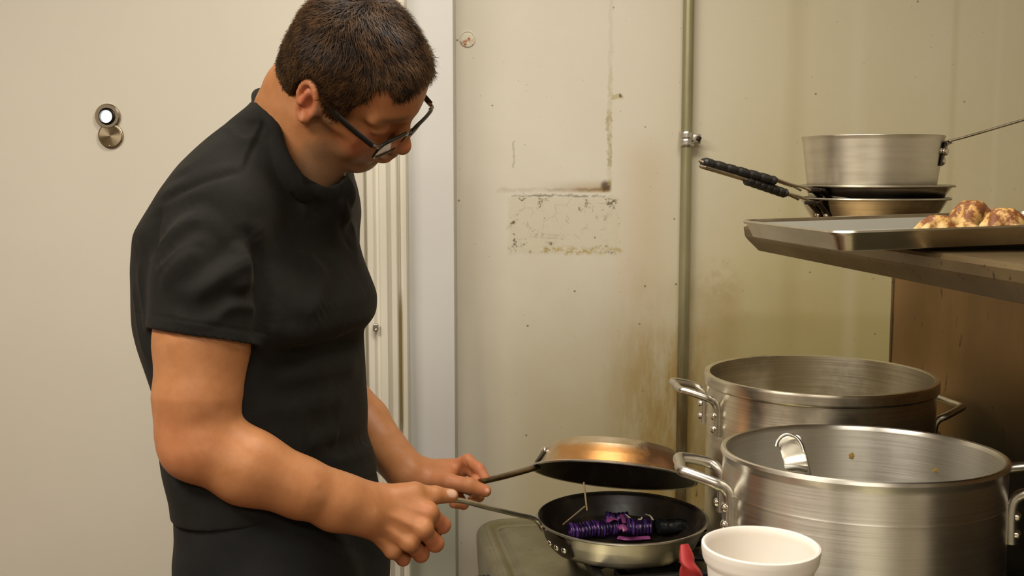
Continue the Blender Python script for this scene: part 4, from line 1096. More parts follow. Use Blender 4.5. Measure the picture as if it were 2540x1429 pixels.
TOR = prep([(262, 655, 760, .07, 1.64), (300, 605, 790, .105, 1.63), (350, 550, 826, .14, 1.63), (405, 508, 855, .175, 1.63), (470, 455, 862, .195, 1.63), (570, 386, 866, .205, 1.63), (650, 371, 888, .205, 1.63),
            (740, 362, 928, .205, 1.63), (790, 366, 926, .205, 1.63), (835, 386, 888, .20, 1.63), (890, 411, 890, .20, 1.63), (940, 430, 893, .198, 1.63), (1050, 444, 900, .20, 1.63), (1120, 456, 897, .20, 1.63), (1185, 470, 922, .20, 1.63), (1216, 474, 922, .20, 1.63)])
# joint positions, right (near) arm and left (far) arm
shR = P(566, 545, 1.487); elR0 = P(502, 850, 1.455); elR1 = P(490, 985, 1.447); elR = P(490, 1094, 1.447); foR1 = P(610, 1165, 1.455); foR2 = P(750, 1212, 1.475); wrR = P(900, 1255, 1.515)
shL = P(786, 540, 1.80); elL = P(770, 900, 1.90); foL1 = P(900, 1050, 1.87); wrL = P(1008, 1172, 1.785)
# head frame
HF = Vector((.755, -.123, -.643)).normalized(); HL = Vector((.49, .76, .43)); HL = (HL - HF * HL.dot(HF)).normalized(); HU = HF.cross(HL).normalized()
HS = 1.09
HC = P(878, 205, 1.56)
RH = A([[HF[i], HL[i], HU[i]] for i in range(3)])
XS = .94
def zm(z): return z if z > -.03 else -.03 + (z + .03) * .84
def hp3(x, y, z): return A(HC) + RH @ (A((x * XS, y, zm(z))) * HS)
def head(s, full=True):
    E = lambda c, r, k=.012, op='u', R=None: s.ell(hp3(*c), A((r[0] * XS, r[1], r[2])) * HS, RH if R is None else RH @ R, k * HS, op)
    C = lambda a, b, ra, rb, k=.01, op='u': s.cap(hp3(*a), hp3(*b), ra * HS, rb * HS, k * HS, op)
    E((-.012, 0, .032), (.088, .076, .078), .01)
    E((.006, 0, .026), (.079, .067, .074), .02)
    E((.020, 0, -.030), (.064, .056, .080), .02)           # mid face
    E((-.045, 0, -.01), (.06, .062, .06), .02)
    for y in (-1, 1):
        C((-.008, .054 * y, -.045), (.012, .050 * y, -.078), .017, .014, .02)      # jaw ramus
        C((.012, .050 * y, -.078), (.060, .014 * y, -.104), .014, .015, .018)      # jaw line
        C((.055, .044 * y, -.020), (.015, .062 * y, -.012), .016, .011, .018)      # cheekbone
        E((.055, .030 * y, -.052), (.022, .022, .026), .02)                        # cheek
        C((.086, .010 * y, .022), (.070, .050 * y, .022), .009, .008, .014)        # brow ridge
    E((.061, 0, -.104), (.020, .021, .017), .015)                                   # chin
    E((.062, 0, .050), (.024, .048, .038), .03)                                     # forehead
    E((.074, 0, -.066), (.020, .026, .022), .015)                                   # muzzle
    for y in (-1, 1):
        E((.090, .033 * y, .000), (.016, .019, .013), .012, 's')                   # socket
        E((.0735, .0325 * y, .0015), (.0135, .0155, .0125), .004)                  # lid ball
        C((.084, .020 * y, -.0035), (.0815, .0455 * y, -.0045), .0016, .0014, .003, 's')   # lid slit
    C((.088, 0, .012), (.104, 0, -.026), .0075, .0105, .010)                        # nose bridge
    E((.105, 0, -.031), (.0125, .0120, .0105), .007)                                # tip
    for y in (-1, 1):
        E((.095, .0125 * y, -.034), (.011, .0075, .0085), .005)                    # wings
        E((.099, .0065 * y, -.0415), (.005, .0035, .004), .003, 's')               # nostrils
    E((.0925, 0, -.0575), (.0125, .021, .0068), .004)                                # upper lip
    E((.0880, 0, -.0705), (.0135, .019, .0078), .004)                                # lower lip
    C((.101, -.019, -.0640), (.101, .019, -.0640), .0024, .0024, .003, 's')
    E((.090, 0, -.082), (.01, .018, .005), .008, 's')
    for y in (-1, 1):
        ex = -.010; T_ = Matrix.Rotation(math.radians(18) * y, 3, 'Z') @ Matrix.Rotation(math.radians(-8), 3, 'Y')
        E((ex - .004, .0760 * y, -.004), (.0185, .0050, .031), .006, 'u', A(T_))
        Tm = A(T_)
        hel = []
        for k in range(13):
            a = math.radians(38 + k * 20); q = Tm @ A((.0185 * math.cos(a) * (1 if math.sin(a) > 0 else .82), 0, .0285 * math.sin(a) + .001))
            hel.append((ex - .004 + q[0], .0825 * y + q[1], -.004 + q[2]))
        for a_, b_ in zip(hel[:-1], hel[1:]): C(a_, b_, .0042, .0042, .002)
        E((ex + .001, .0855 * y, -.004), (.0095, .0085, .0135), .004, 's', Tm)     # concha
        E((ex - .003, .0865 * y, .011), (.0085, .005, .008), .004, 's', Tm)
        C((ex - .0105, .0815 * y, -.010), (ex - .0085, .0815 * y, .008), .0042, .0038, .005)   # antihelix
        E((ex + .0125, .0765 * y, -.008), (.0055, .005, .0080), .004); E((ex + .012, .0735 * y, .004), (.010, .006, .018), .006)               # tragus
        E((ex + .001, .0800 * y, -.031), (.0085, .0048, .009), .004)               # lobe
N0 = P(745, 420, 1.63); N1 = P(775, 285, 1.60); N2 = P(750, 235, 1.60)
def neck(s, g=0.0):
    s.cap(N0, N1, .066 + g, .064 + g, .02)
    s.cap(P(715, 400, 1.645), N2, .070 + g, .058 + g, .03)
def arms(s, g=0.0, skin=True):
    k = .008
    # right arm
    s.chain([shR, P(504, 760, 1.46), P(499, 815, 1.457), elR0], [.050, .054, .0590, .0630], k)
    s.chain([elR0, elR1, elR], [.0630, .0570, .0480], k)
    if skin:
        s.chain([P(472, 1070, 1.445), P(480, 1118, 1.44)], [.038, .034], .025)
        s.chain([P(540, 1105, 1.445), P(620, 1150, 1.452), P(700, 1185, 1.462)], [.037, .0395, .035], .03)
        s.chain([elR, foR1, foR2, P(840, 1243, 1.495), wrR], [.0460, .0440, .0390, .0325, .0285], .016)
        s.chain([P(820, 1225, 1.495), P(905, 1238, 1.515)], [.028, .0225], .02)
        s.chain([P(830, 1262, 1.495), P(915, 1283, 1.515)], [.029, .0235], .02)
    s.chain([shL, elL], [.050, .046], k)
    if skin:
        s.chain([elL, foL1, P(960, 1118, 1.83), wrL], [.050, .047, .036, .0285], k)
        s.chain([P(985, 1140, 1.80), P(1020, 1178, 1.775)], [.028, .024], .02)
def hands(s):
    k = .007
    # right hand: back of the hand to the camera, fingers closed round the pan handle, thumb on top
    W0 = P(925, 1262, 1.523)
    mc = [P(1064, 1272, 1.522), P(1050, 1312, 1.512), P(1016, 1346, 1.514), P(974, 1366, 1.524)]
    ws = [P(945, 1235, 1.527), P(938, 1258, 1.518), P(925, 1280, 1.518), P(918, 1294, 1.523)]
    for a, b, r in zip(ws, mc, (.0135, .0132, .0128, .012)): s.cap(a, b, r * 1.12, r * .92, .012)
    s.cap(P(955, 1262, 1.540), P(1030, 1300, 1.545), .020, .018, .02)
    s.cap(P(930, 1285, 1.540), P(975, 1335, 1.545), .020, .016, .02)
    s.cap(P(915, 1268, 1.520), W0, .029, .024, .02)
    pip = [P(1097, 1303, 1.546), P(1080, 1348, 1.534), P(1044, 1375, 1.538), P(1000, 1387, 1.545)]
    dip = [P(1084, 1288, 1.572), P(1060, 1338, 1.564), P(1024, 1364, 1.566), P(984, 1374, 1.568)]
    tip = [P(1060, 1268, 1.574), P(1036, 1318, 1.566), P(1004, 1348, 1.566), P(968, 1356, 1.564)]
    for i, r in enumerate((.0112, .0112, .0105, .0092)):
        s.cap(mc[i], pip[i], r * 1.06, r * .98, .004); s.cap(pip[i], dip[i], r * .98, r * .88, .003); s.cap(dip[i], tip[i], r * .88, r * .78, .003)
        m_ = mc[i]; s.ell(A(m_) + A((0.001, -.003, .001)), (r * 1.05,) * 3, k=.008)
        s.ell(A(pip[i]), (r * 1.04,) * 3, k=.004)
    # extensor tendons
    for a, b in zip(ws, mc):
        a2 = a.lerp(b, .25) + Vector((0, -.0125, .002)); b2 = b + Vector((0, -.0085, .002)); s.cap(a2, b2, .0022, .0028, .006)
    th = [P(958, 1240, 1.530), P(1028, 1224, 1.540), P(1080, 1228, 1.552), P(1120, 1230, 1.562)]
    s.chain(th[:2], [.0195, .0152], .014); s.chain(th[1:], [.0135, .0118, .0098], .004)
    s.ell(A(th[1]), (.0148, .0148, .0140), k=.006); s.ell(A(th[2]), (.0118,) * 3, k=.004)
    s.cap(P(1000, 1232, 1.532), P(1052, 1262, 1.533), .0125, .0115, .014)          # web
    # left hand: pinching the lid pan's handle
    W1 = P(1012, 1176, 1.785)
    s.cap(W1, P(1040, 1182, 1.79), .0275, .026, .02)
    m2 = [P(1118, 1160, 1.806), P(1118, 1180, 1.822), P(1108, 1200, 1.826), P(1092, 1216, 1.822)]
    w2 = [P(1030, 1165, 1.79), P(1030, 1178, 1.80), P(1028, 1190, 1.805), P(1025, 1200, 1.80)]
    for a, b, r in zip(w2, m2, (.015, .0145, .014, .013)): s.cap(a, b, r * 1.15, r, .012)
    p2 = [P(1160, 1143, 1.792), P(1164, 1162, 1.795), P(1165, 1212, 1.826), P(1140, 1240, 1.818)]
    d2 = [P(1188, 1164, 1.772), P(1184, 1184, 1.775), P(1188, 1232, 1.802), P(1150, 1252, 1.798)]
    t2 = [P(1203, 1186, 1.764), P(1178, 1196, 1.762), P(1170, 1242, 1.782), P(1124, 1250, 1.780)]
    for i, r in enumerate((.0105, .0105, .0100, .0090)):
        s.cap(m2[i], p2[i], r * 1.1, r, .004); s.cap(p2[i], d2[i], r, r * .9, .003); s.cap(d2[i], t2[i], r * .9, r * .8, .003)
        s.ell(A(p2[i]), (r * 1.04,) * 3, k=.003)
    t3 = [P(1045, 1192, 1.778), P(1112, 1196, 1.752), P(1163, 1204, 1.742), P(1204, 1218, 1.744)]
    s.chain(t3[:2], [.0195, .0145], .014); s.chain(t3[1:], [.0130, .0120, .0096], .005)
    s.cap(P(1060, 1182, 1.785), P(1110, 1180, 1.785), .018, .015, .016)

man = empty('person', (P(660, 1000, 1.63).x, P(660, 1000, 1.63).y, 0), 'man in a black t-shirt and glasses looking down and holding two frying pans', 'person')
S0 = SDF(); 
loft(S0, TOR, YB, .02, .016)
neck(S0); head(S0); arms(S0); hands(S0)
# pelvis and legs, hidden under the trousers
hipc = P(672, 1240, 1.63)
kneeR = Vector((hipc.x + .03, hipc.y - .10, .52)); kneeL = Vector((hipc.x + .07, hipc.y + .13, .52)); ankR = Vector((hipc.x + .0, hipc.y - .11, .10)); ankL = Vector((hipc.x + .06, hipc.y + .15, .10))
hR = Vector((hipc.x + .005, hipc.y - .09, .93)); hL = Vector((hipc.x + .03, hipc.y + .10, .93))
def legs(s, g=0.0):
    s.chain([hR, kneeR, ankR], [.100 + g, .066 + g, .045 + g], .03); s.chain([hL, kneeL, ankL], [.100 + g, .066 + g, .045 + g], .03)
legs(S0)
for a in (ankR, ankL): s_ = S0.cap(a, a + Vector((.13, -.02, -.06)), .038, .030, .02)
v, f = S0.mesh((-.62, 1.22, .0), (.0, 2.06, 1.86), 0.0032) if FAST_BODY else S0.mesh((-.62, 1.22, .0), (.0, 2.06, 1.86), .0021)
def relax(v, f, it=1, lam=.5):
    e = np.concatenate([f[:, [0, 1]], f[:, [1, 2]], f[:, [2, 3]], f[:, [3, 0]]]); n = len(v)
    for _ in range(it):
        acc = np.zeros_like(v); cnt = np.zeros(n)
        for i in range(3): acc[:, i] = np.bincount(e[:, 0], v[e[:, 1], i], n) + np.bincount(e[:, 1], v[e[:, 0], i], n)
        cnt = np.bincount(e[:, 0], minlength=n) + np.bincount(e[:, 1], minlength=n)
        v = v + lam * (acc / np.maximum(cnt, 1)[:, None] - v)
    return v
v = relax(v, f, 1, .5)
hl3 = (v - A(HC)) @ RH / HS                     # head-local coordinates
x, y, z = hl3.T; inhead = (np.abs(x) < .16) & (np.abs(y) < .11) & (z < .13) & (z > -.14)
def g3(c, r): return np.exp(-(((hl3 - A(c)) / A(r)) ** 2).sum(1))
red = np.zeros(len(v)); pale = np.zeros(len(v)); beard = np.zeros(len(v)); dark = np.zeros(len(v))
for sy_ in (-1, 1):
    red = np.maximum(red, 1.0 * g3((-.012, .083 * sy_, -.002), (.022, .014, .028))); red = np.maximum(red, .8 * g3((.065, .045 * sy_, -.030), (.03, .025, .03)))
    red = np.maximum(red, .45 * g3((.085, .033 * sy_, .004), (.02, .022, .014)))
    dark = np.maximum(dark, .7 * (g3((.090, .024 * sy_, .026), (.016, .015, .0055)) + g3((.080, .044 * sy_, .027), (.016, .014, .005))).clip(0, 1))
    dark = np.maximum(dark, .8 * g3((.0825, .033 * sy_, -.004), (.006, .016, .0022)))
red = np.maximum(red, .75 * g3((.112, 0, -.03), (.022, .018, .02))); red = np.maximum(red, .85 * g3((.095, 0, -.064), (.012, .022, .012)))
red = np.maximum(red, .35 * g3((.07, 0, .05), (.04, .07, .03)))
bd = sss(-z - .042 - .35 * np.clip(-(x - .02), -.1, .1), 0, .022) * sss(x, -.004, .022) * sss(-z, .02, .04) * (1 - sss(-z - .04 * sss(x, .015, .05), .090, .106))
bd = np.maximum(bd * (1 - .8 * np.exp(-((x - .055) / .02) ** 2 - ((z + .045) / .018) ** 2)), sss(x, -.004, .004) * (1 - sss(x, .020, .032)) * sss(np.abs(y), .05, .06) * sss(z, -.06, -.03) * (1 - sss(z, .0, .02)) * .9)
bd = np.maximum(bd, np.exp(-((z + .051) / .008) ** 2) * sss(x, .07, .085) * .7)
bd *= inhead * (1 - g3((.095, 0, -.064), (.012, .020, .010)))
beard = bd
red *= inhead
for q, r, a in ((P(1098, 1300, 1.53), .02, .6), (P(1082, 1345, 1.52), .02, .6), (P(1040, 1375, 1.53), .02, .6), (P(1000, 1387, 1.535), .018, .6), (P(1055, 1270, 1.51), .014, .3), (P(1190, 1160, 1.76), .03, .6), (P(1210, 1215, 1.735), .018, .6), (P(450, 1100, 1.42), .05, .35), (P(1150, 1240, 1.79), .03, .6), (P(1140, 1145, 1.79), .03, .5), (P(1110, 1190, 1.75), .05, .35)):
    d = np.linalg.norm(v - A(q), axis=1); red = np.maximum(red, a * np.exp(-(d / r) ** 2))
nn = vnormals(v, f)
for q, dr, r in ((P(1124, 1222, 1.552), Vector((0, -.5, 1)), .0072), (P(1214, 1216, 1.732), Vector((.3, -1, .2)), .006)):
    d = np.linalg.norm((v - A(q)) * A((.75, 1, 1)), axis=1); fac = (nn @ A(dr.normalized()))
    pale = np.maximum(pale, .5 * (1 - sss(d, r * .8, r * 1.15)) * sss(fac, .1, .4))
# creases at wrist and elbow, subtle muscle and vein relief
disp = wob(v, 60, 3) * .0006
def groove(pts, wdt, amp):
    global disp
    d = seg_dist(v, [A(p) for p in pts]); disp = disp + amp * np.exp(-(d / wdt) ** 2)
groove([P(905, 1222, 1.49), P(925, 1262, 1.487), P(918, 1300, 1.50)], .004, -.0008)
groove([P(770, 1100, 1.42), P(755, 1150, 1.425), P(790, 1200, 1.44)], .006, .0016)
groove([P(560, 1020, 1.40), P(600, 1060, 1.405)], .008, -.003)
groove([P(1150, 1140, 1.78), P(1170, 1175, 1.775)], .002, -.0012)
v = v + nn * disp[:, None]
# neck folds
me = np_mesh('body', v, f)
for nm, ar in (('red', red), ('pale', pale), ('beard', beard), ('dark', dark)): att(me, nm, ar.clip(0, 1))
body = link('body', me, M['skin'], man, world=True)
tree = BVHTree.FromPolygons([Vector(p) for p in v.tolist()], f.tolist()) 
def cast(px, py, tr=None):
    o_ = Vector((0, 0, CH)); d = (P(px, py, 1) - o_).normalized(); return (tr or tree).ray_cast(o_, d)
if DEBUG:
    for px, py in ((720, 235), (760, 215), (830, 235), (850, 250), (845, 290), (870, 255), (905, 250), (918, 200), (935, 190), (965, 220), (990, 235), (1030, 215), (1050, 170), (690, 190), (700, 130)):
        h = cast(px, py)
        if h[0]:
            q = (A(h[0]) - A(HC)) @ RH / HS; print('HAIRPT', px, py, [round(c, 3) for c in q], 'phi', round(math.degrees(math.atan2(abs(q[1]), q[0]))), 'el', round(math.degrees(math.atan2(q[2], math.hypot(q[0], q[1])))))
        else: print('HAIRPT', px, py, 'miss')

# hair -------------------------------------------------------------
LINE = A([(0, 46), (13, 43), (27, 38), (35, 42), (43, 49), (48, 48), (52, 38), (56, 29), (60, 22), (63, 10), (67, -2), (73, -9), (80, -11), (86, 0), (89, 18), (98, 25), (109, 22), (118, 4), (122, -20), (130, -24), (140, -22), (160, -26), (180, -30)])
def hairmask(q):                          # >0 inside hair, degrees
    phi = np.degrees(np.arctan2(np.abs(q[:, 1]), q[:, 0])); el = np.degrees(np.arctan2(q[:, 2], np.hypot(q[:, 0], q[:, 1])))
    return el - np.interp(phi, LINE[:, 0], LINE[:, 1])
SH_ = SDF()
E = lambda c, r, k=.012: SH_.ell(hp3(*c), A((r[0] * XS, r[1], r[2])) * HS, RH, k * HS)
hh = .0055
E((-.012, 0, .032), (.088 + hh, .076 + hh, .078 + hh + .002), .01); E((.006, 0, .027), (.080 + hh, .067 + hh, .075 + hh), .02); E((-.045, 0, -.01), (.06 + hh - .001, .062 + hh, .06 + hh), .02)
E((.050, -.004, .066), (.032, .046, .020), .02)
def cut(p):
    q = (p - A(HC)) @ RH / HS; return -hairmask(q) * .0016 * HS
SH_.add(cut, hp3(0, 0, 0), .3, .006, 'i')
hv, hf = SH_.mesh(A(HC) - .16, A(HC) + .16, .0022)
hn = vnormals(hv, hf); hq = (hv - A(HC)) @ RH / HS
hv = hv + hn * (wob(hq, 75, 5) * .0016 + wob(hq * A((.6, 1.5, 1)), 210, 6) * .0011)[:, None]
# strands
def make_strands(n):
    q = (hv - A(HC)) @ RH / HS; mk = hairmask(q); out = ((q / A((.1, .08, .09))) ** 2).sum(1) > .75
    idx = np.flatnonzero((mk > -1.0) & out); pick = rng.choice(idx, n)
    p = hv[pick] + rng.normal(size=(n, 3)) * .0012; nl = hn[pick] @ RH; ql = q[pick]
    # comb direction in head space: from crown forward on top, down on the sides, slightly swirled
    fwd = np.stack([np.full(n, .9) - sss(-ql[:, 0], -.02, .09) * 1.5, ql[:, 1] * 4.0, np.full(n, -.55) - sss(-ql[:, 0], -.02, .09) * .9], 1)
    side = sss(np.abs(ql[:, 1]), .045, .07)[:, None]; fwd = fwd * (1 - side) + A((-.15, 0, -1.0)) * side
    fwd += rng.normal(size=(n, 3)) * .32 + np.stack([wob(ql, 60, 11), wob(ql, 60, 12), wob(ql, 60, 13)], 1) * .55
    t = fwd - nl * (fwd * nl).sum(1)[:, None]; t /= np.linalg.norm(t, axis=1)[:, None]
    top = sss(ql[:, 2], .02, .09)
    L = (.006 + .012 * top + rng.uniform(0, .005, n))[:, None]; lift = (.12 + rng.uniform(0, .28, n) + .10 * top)[:, None]
    s = np.cross(t, nl); w_ = rng.uniform(.0003, .00055, n)[:, None]
    T = lambda a: a @ RH.T
    p1 = p + T(t * L * .45 + nl * L * .45 * lift * 1.6) * 1; p2 = p + T(t * L + nl * L * lift * .8)
    S_ = T(s * w_)
    V = np.stack([p - S_, p + S_, p1 + S_ * .9, p1 - S_ * .9, p2 + S_ * .25, p2 - S_ * .25], 1).reshape(-1, 3)
    b = np.arange(n)[:, None] * 6; Fc = np.concatenate([b + A((0, 1, 2, 3)), b + A((3, 2, 4, 5))]).astype(int)
    return V, Fc
sv, sf = make_strands(14000 if FAST_BODY else 34000)
av = np.concatenate([hv, sv]); af = np.concatenate([hf, sf + len(hv)])
link('hair', np_mesh('hair', av, af), M['hair'], man, world=True)

# eyes
def hpV(x, y, z): return Vector(hp3(x, y, z).tolist())
for y in (-1, 1):
    bm = bmesh.new(); bmesh.ops.create_uvsphere(bm, u_segments=24, v_segments=16, radius=.0118 * HS, matrix=Matrix.Translation(hpV(.0712, .0325 * y, .0005)))
    bm_link('eye', bm, M['eye'], man, world=True)

# eyeglasses -------------------------------------------------------------
gl = empty('eyeglasses', hpV(.1, 0, 0), None, None); gl.parent = man; gl.location = hpV(.1, 0, 0) - man.location
def gworld(name, bm, mat, **k):
    me_ = bpy.data.meshes.new(name); bmesh.ops.recalc_face_normals(bm, faces=bm.faces); bm.to_mesh(me_); bm.free(); me_.materials.append(mat)
    me_.polygons.foreach_set('use_smooth', [True] * len(me_.polygons)); me_.set_sharp_from_angle(angle=math.radians(40))
    me_.transform(Matrix.Translation(-hpV(.1, 0, 0))); o = bpy.data.objects.new(name, me_); COL.objects.link(o); o.parent = gl; return o
GX = .104; GZ = -.012
def rimpts(y, gx=0):
    pts = []
    n = 40
    for k in range(n):
        a = 2 * math.pi * k / n; c_, s_ = math.cos(a), math.sin(a)
        px_ = abs(c_) ** .5 * (1 if c_ > 0 else -1) * .0255; pz = abs(s_) ** .5 * (1 if s_ > 0 else -1) * .0175
        yy = .0335 * y + px_; pts.append(hpV(GX - abs(yy) ** 2 * 2.2 + gx - (GZ + pz) * 0 + pz * .15, yy, GZ + pz))
    return pts
fwd = Vector(HF); upv = Vector(HU)
for y in (-1, 1):
    rp = rimpts(y)
    gworld('rim', tube(rp, .0019, 10, closed=True, up=fwd, sx=1.0), M['frame'])
    # thick upper bar of the rim
    up_ = [p for p in (rp[i] for i in range(1, 20))]; gworld('brow_bar', tube([p + upv * .0008 for p in up_], .0035, 10, up=fwd, flat=.8), M['frame'])
    bm = bmesh.new(); a = [bm.verts.new(p + fwd * .0006) for p in rp]; b = [bm.verts.new(p - fwd * .0008) for p in rp]; bm.faces.new(a); bm.faces.new(b[::-1])
    for i in range(40): j = (i + 1) % 40; bm.faces.new((a[i], a[j], b[j], b[i]))
    gworld('lens', bm, M['lens'])
    hx = GX - .0600 ** 2 * 2.2 + .001
    bm = tube(catmull([hpV(GX - .058 ** 2 * 2.2, .058 * y, GZ + .013), hpV(hx - .001, .0645 * y, GZ + .0125), hpV(hx - .009, .0675 * y, GZ + .0125)], 5), .0035, 10, up=upv, sx=.7); gworld('hinge', bm, M['frame_metal'])
    tp = [hpV(hx - .006, .0675 * y, GZ + .0125), hpV(.060, .0720 * y, GZ + .015), hpV(.030, .0765 * y, GZ + .020), hpV(.004, .0775 * y, GZ + .0275), hpV(-.010, .0725 * y, GZ + .028), hpV(-.026, .0695 * y, GZ + .014), hpV(-.034, .0675 * y, GZ - .004)]
    gworld('temple', tube(catmull(tp, 7), .0056, 12, up=upv, sx=.34), M['frame'])
gworld('bridge', tube(catmull([hpV(GX - .001, -.0095, GZ + .007), hpV(GX + .0035, 0, GZ + .0105), hpV(GX - .001, .0095, GZ + .007)], 6), .0024, 10, up=fwd), M['frame'])
for y in (-1, 1):
    bm = bmesh.new(); bmesh.ops.create_uvsphere(bm, u_segments=12, v_segments=8, radius=1, matrix=Matrix.Translation(hpV(GX - .006, .0105 * y, GZ - .003)) @ Matrix.Diagonal((.0022, .0018, .004, 1)))
    gworld('nose_pad', bm, M['lens'])

def silh(nm, V, rows):
    if not DEBUG: return
    px = []; d = V - A((0, 0, CH)); dd = d[:, 1] * CT - d[:, 2] * ST; up = d[:, 1] * ST + d[:, 2] * CT; X_ = 1270 + F * d[:, 0] / dd; Y_ = 714.5 - F * up / dd
    for r in rows:
        m = np.abs(Y_ - r) < 6
        if m.any(): print('SILH', nm, r, int(X_[m].min()), int(X_[m].max()))
silh('body', v[v[:, 1] < 1.6], (100, 200, 300, 440, 870, 940, 1000, 1050, 1100, 1150, 1200, 1250, 1300, 1350))
silh('head', v[inhead], (50, 100, 150, 200, 250, 300, 350, 380, 400, 420, 440))
# t-shirt -------------------------------------------------------------
SS = SDF()
loft(SS, TOR, YB, .02)
# shoulders and trapezius
SS.cap(P(660, 350, 1.63), P(565, 500, 1.53), .045, .072, .03)
SS.cap(P(690, 370, 1.66), P(795, 510, 1.77), .045, .060, .03)
# sleeves
ax_ = A((P(497, 850, 1.452) - P(515, 700, 1.458)).normalized()); ax_ = ax_ + A((-.07, .0, .0)); ax_ /= np.linalg.norm(ax_); hemc = A(P(500, 834, 1.452))
slv = SDF(); slv.chain([P(545, 540, 1.495), P(510, 700, 1.462), P(504, 860, 1.455)], [.0750, .0708, .0735], .01)
SS.add(lambda p: np.maximum(slv.eval(p), (p - hemc) @ ax_), A(P(520, 690, 1.47)), .22, .016)
SS.chain([shL, P(790, 700, 1.84)], [.07, .068], .02)
slh = SDF(); slh.chain([P(508, 740, 1.4595), P(504, 860, 1.455), P(502, 920, 1.453)], [.0655, .0655, .0655], .01)
def hollow(p):
    return np.maximum(slh.eval(p), -((p - hemc) @ ax_) - .020)
SS.add(hollow, hemc, .12, .001, 's')
loft(SS, TOR, YB, .003, 0.0)              # the body of the shirt behind the sleeve opening
# neckline opening
SS.cap(P(722, 455, 1.605), P(800, 490, 1.610), .050, .050, .04)
ring = [P(652, 236, 1.650), P(664, 262, 1.598), P(683, 305, 1.560), P(704, 375, 1.534), P(735, 432, 1.530), P(785, 466, 1.545), P(825, 470, 1.585), P(838, 430, 1.66), P(800, 350, 1.715), P(735, 290, 1.715), P(680, 252, 1.695)]
rc = sum((A(p) for p in ring), A((0, 0, 0))) / len(ring)
u_, s_, vt = np.linalg.svd(A([list(p) for p in ring]) - rc); rn = vt[2]; rn = rn if rn @ A((.5, -.2, .8)) > 0 else -rn
rpts = A([list(p) for p in catmull(ring, 5, closed=True)])
for i_ in range(len(rpts)):
    fr = math.exp(-((i_ / 5 - 5.2) / 1.6) ** 2); of = rn * .006; a, b = rpts[i_], rpts[(i_ + 1) % len(rpts)]
    SS.cap(a - of, b - of,   .0072, .0072, .016)
r2 = (rpts - rc) @ vt[:2].T
def polyhole(p):                          # inside of the neckline, swept up out of the collar
    q = (p - rc) @ vt[:2].T; n_ = len(r2); d = np.full(len(q), 1e9); ins = np.zeros(len(q), bool)
    for i in range(n_):
        a, b = r2[i], r2[(i + 1) % n_]; e = b - a; w_ = q - a; t = np.clip((w_ @ e) / (e @ e), 0, 1); d = np.minimum(d, ((w_ - t[:, None] * e) ** 2).sum(1))
        c = (a[1] <= q[:, 1]) != (b[1] <= q[:, 1]); xx = a[0] + (q[:, 1] - a[1]) / (e[1] if abs(e[1]) > 1e-9 else 1e-9) * e[0]; ins ^= c & (q[:, 0] < xx)
    d = np.sqrt(d) * np.where(ins, -1, 1)
    return np.maximum(d, -((p - rc) @ rn) - .045)
SS.add(polyhole, Vector((rc + rn * .05).tolist()), .24, .003, 's')
dcur = [P(660, 300, 1.62)]
v2, f2 = SS.mesh((-.66, 1.22, 1.02), (-.05, 2.02, 1.72), .0032 if FAST_BODY else .0027)
v2 = relax(v2, f2, 1)
tree2 = BVHTree.FromPolygons([Vector(p) for p in v2.tolist()], f2.tolist())
n2 = vnormals(v2, f2)
def fold(pts, wdt, amp, side=0.6):
    """a crease/ridge along a line given on the visible cloth; ridge with a valley beside it"""
    global d2_
    w3 = []
    for px, py in pts:
        h = cast(px, py, tree2)
        if h[0] is not None: w3.append(A(h[0]))
    if len(w3) < 2: return
    w3 = [A(p) for p in catmull([Vector(q.tolist()) for q in w3], 5)]
    d = seg_dist(v2, w3); n_ = len(w3)
    # taper to the ends
    tot = np.linalg.norm(w3[-1] - w3[0]); mid = (w3[0] + w3[-1]) / 2; fade = 1 - sss(np.abs((v2 - mid) @ ((w3[-1] - w3[0]) / tot)) / tot, .30, .56)
    off = A((0, 0, 1)) ; sd = np.zeros(len(v2))
    near = w3[n_ // 2]; tang = (w3[-1] - w3[0]) / tot; view = near - A((0, 0, CH)); pr = np.cross(tang, view); pr /= np.linalg.norm(pr)
    # signed distance across using nearest sample
    P3 = np.stack(w3); ii = np.flatnonzero(d < wdt * 4)
    dd = ((v2[ii][:, None, :] - P3[None]) ** 2).sum(2); k = dd.argmin(1); sg = (v2[ii] - P3[k]) @ pr
    val = 1.4 * amp * (np.exp(-(sg / wdt) ** 2) - side * np.exp(-((sg - wdt * 1.7) / (wdt * 1.1)) ** 2)) * np.exp(-np.maximum(d[ii] - np.abs(sg), 0) / (wdt))
    d2_[ii] += val * fade[ii]
d2_ = wob(v2, 28, 21) * .0016 + wob(v2, 70, 22) * .0005
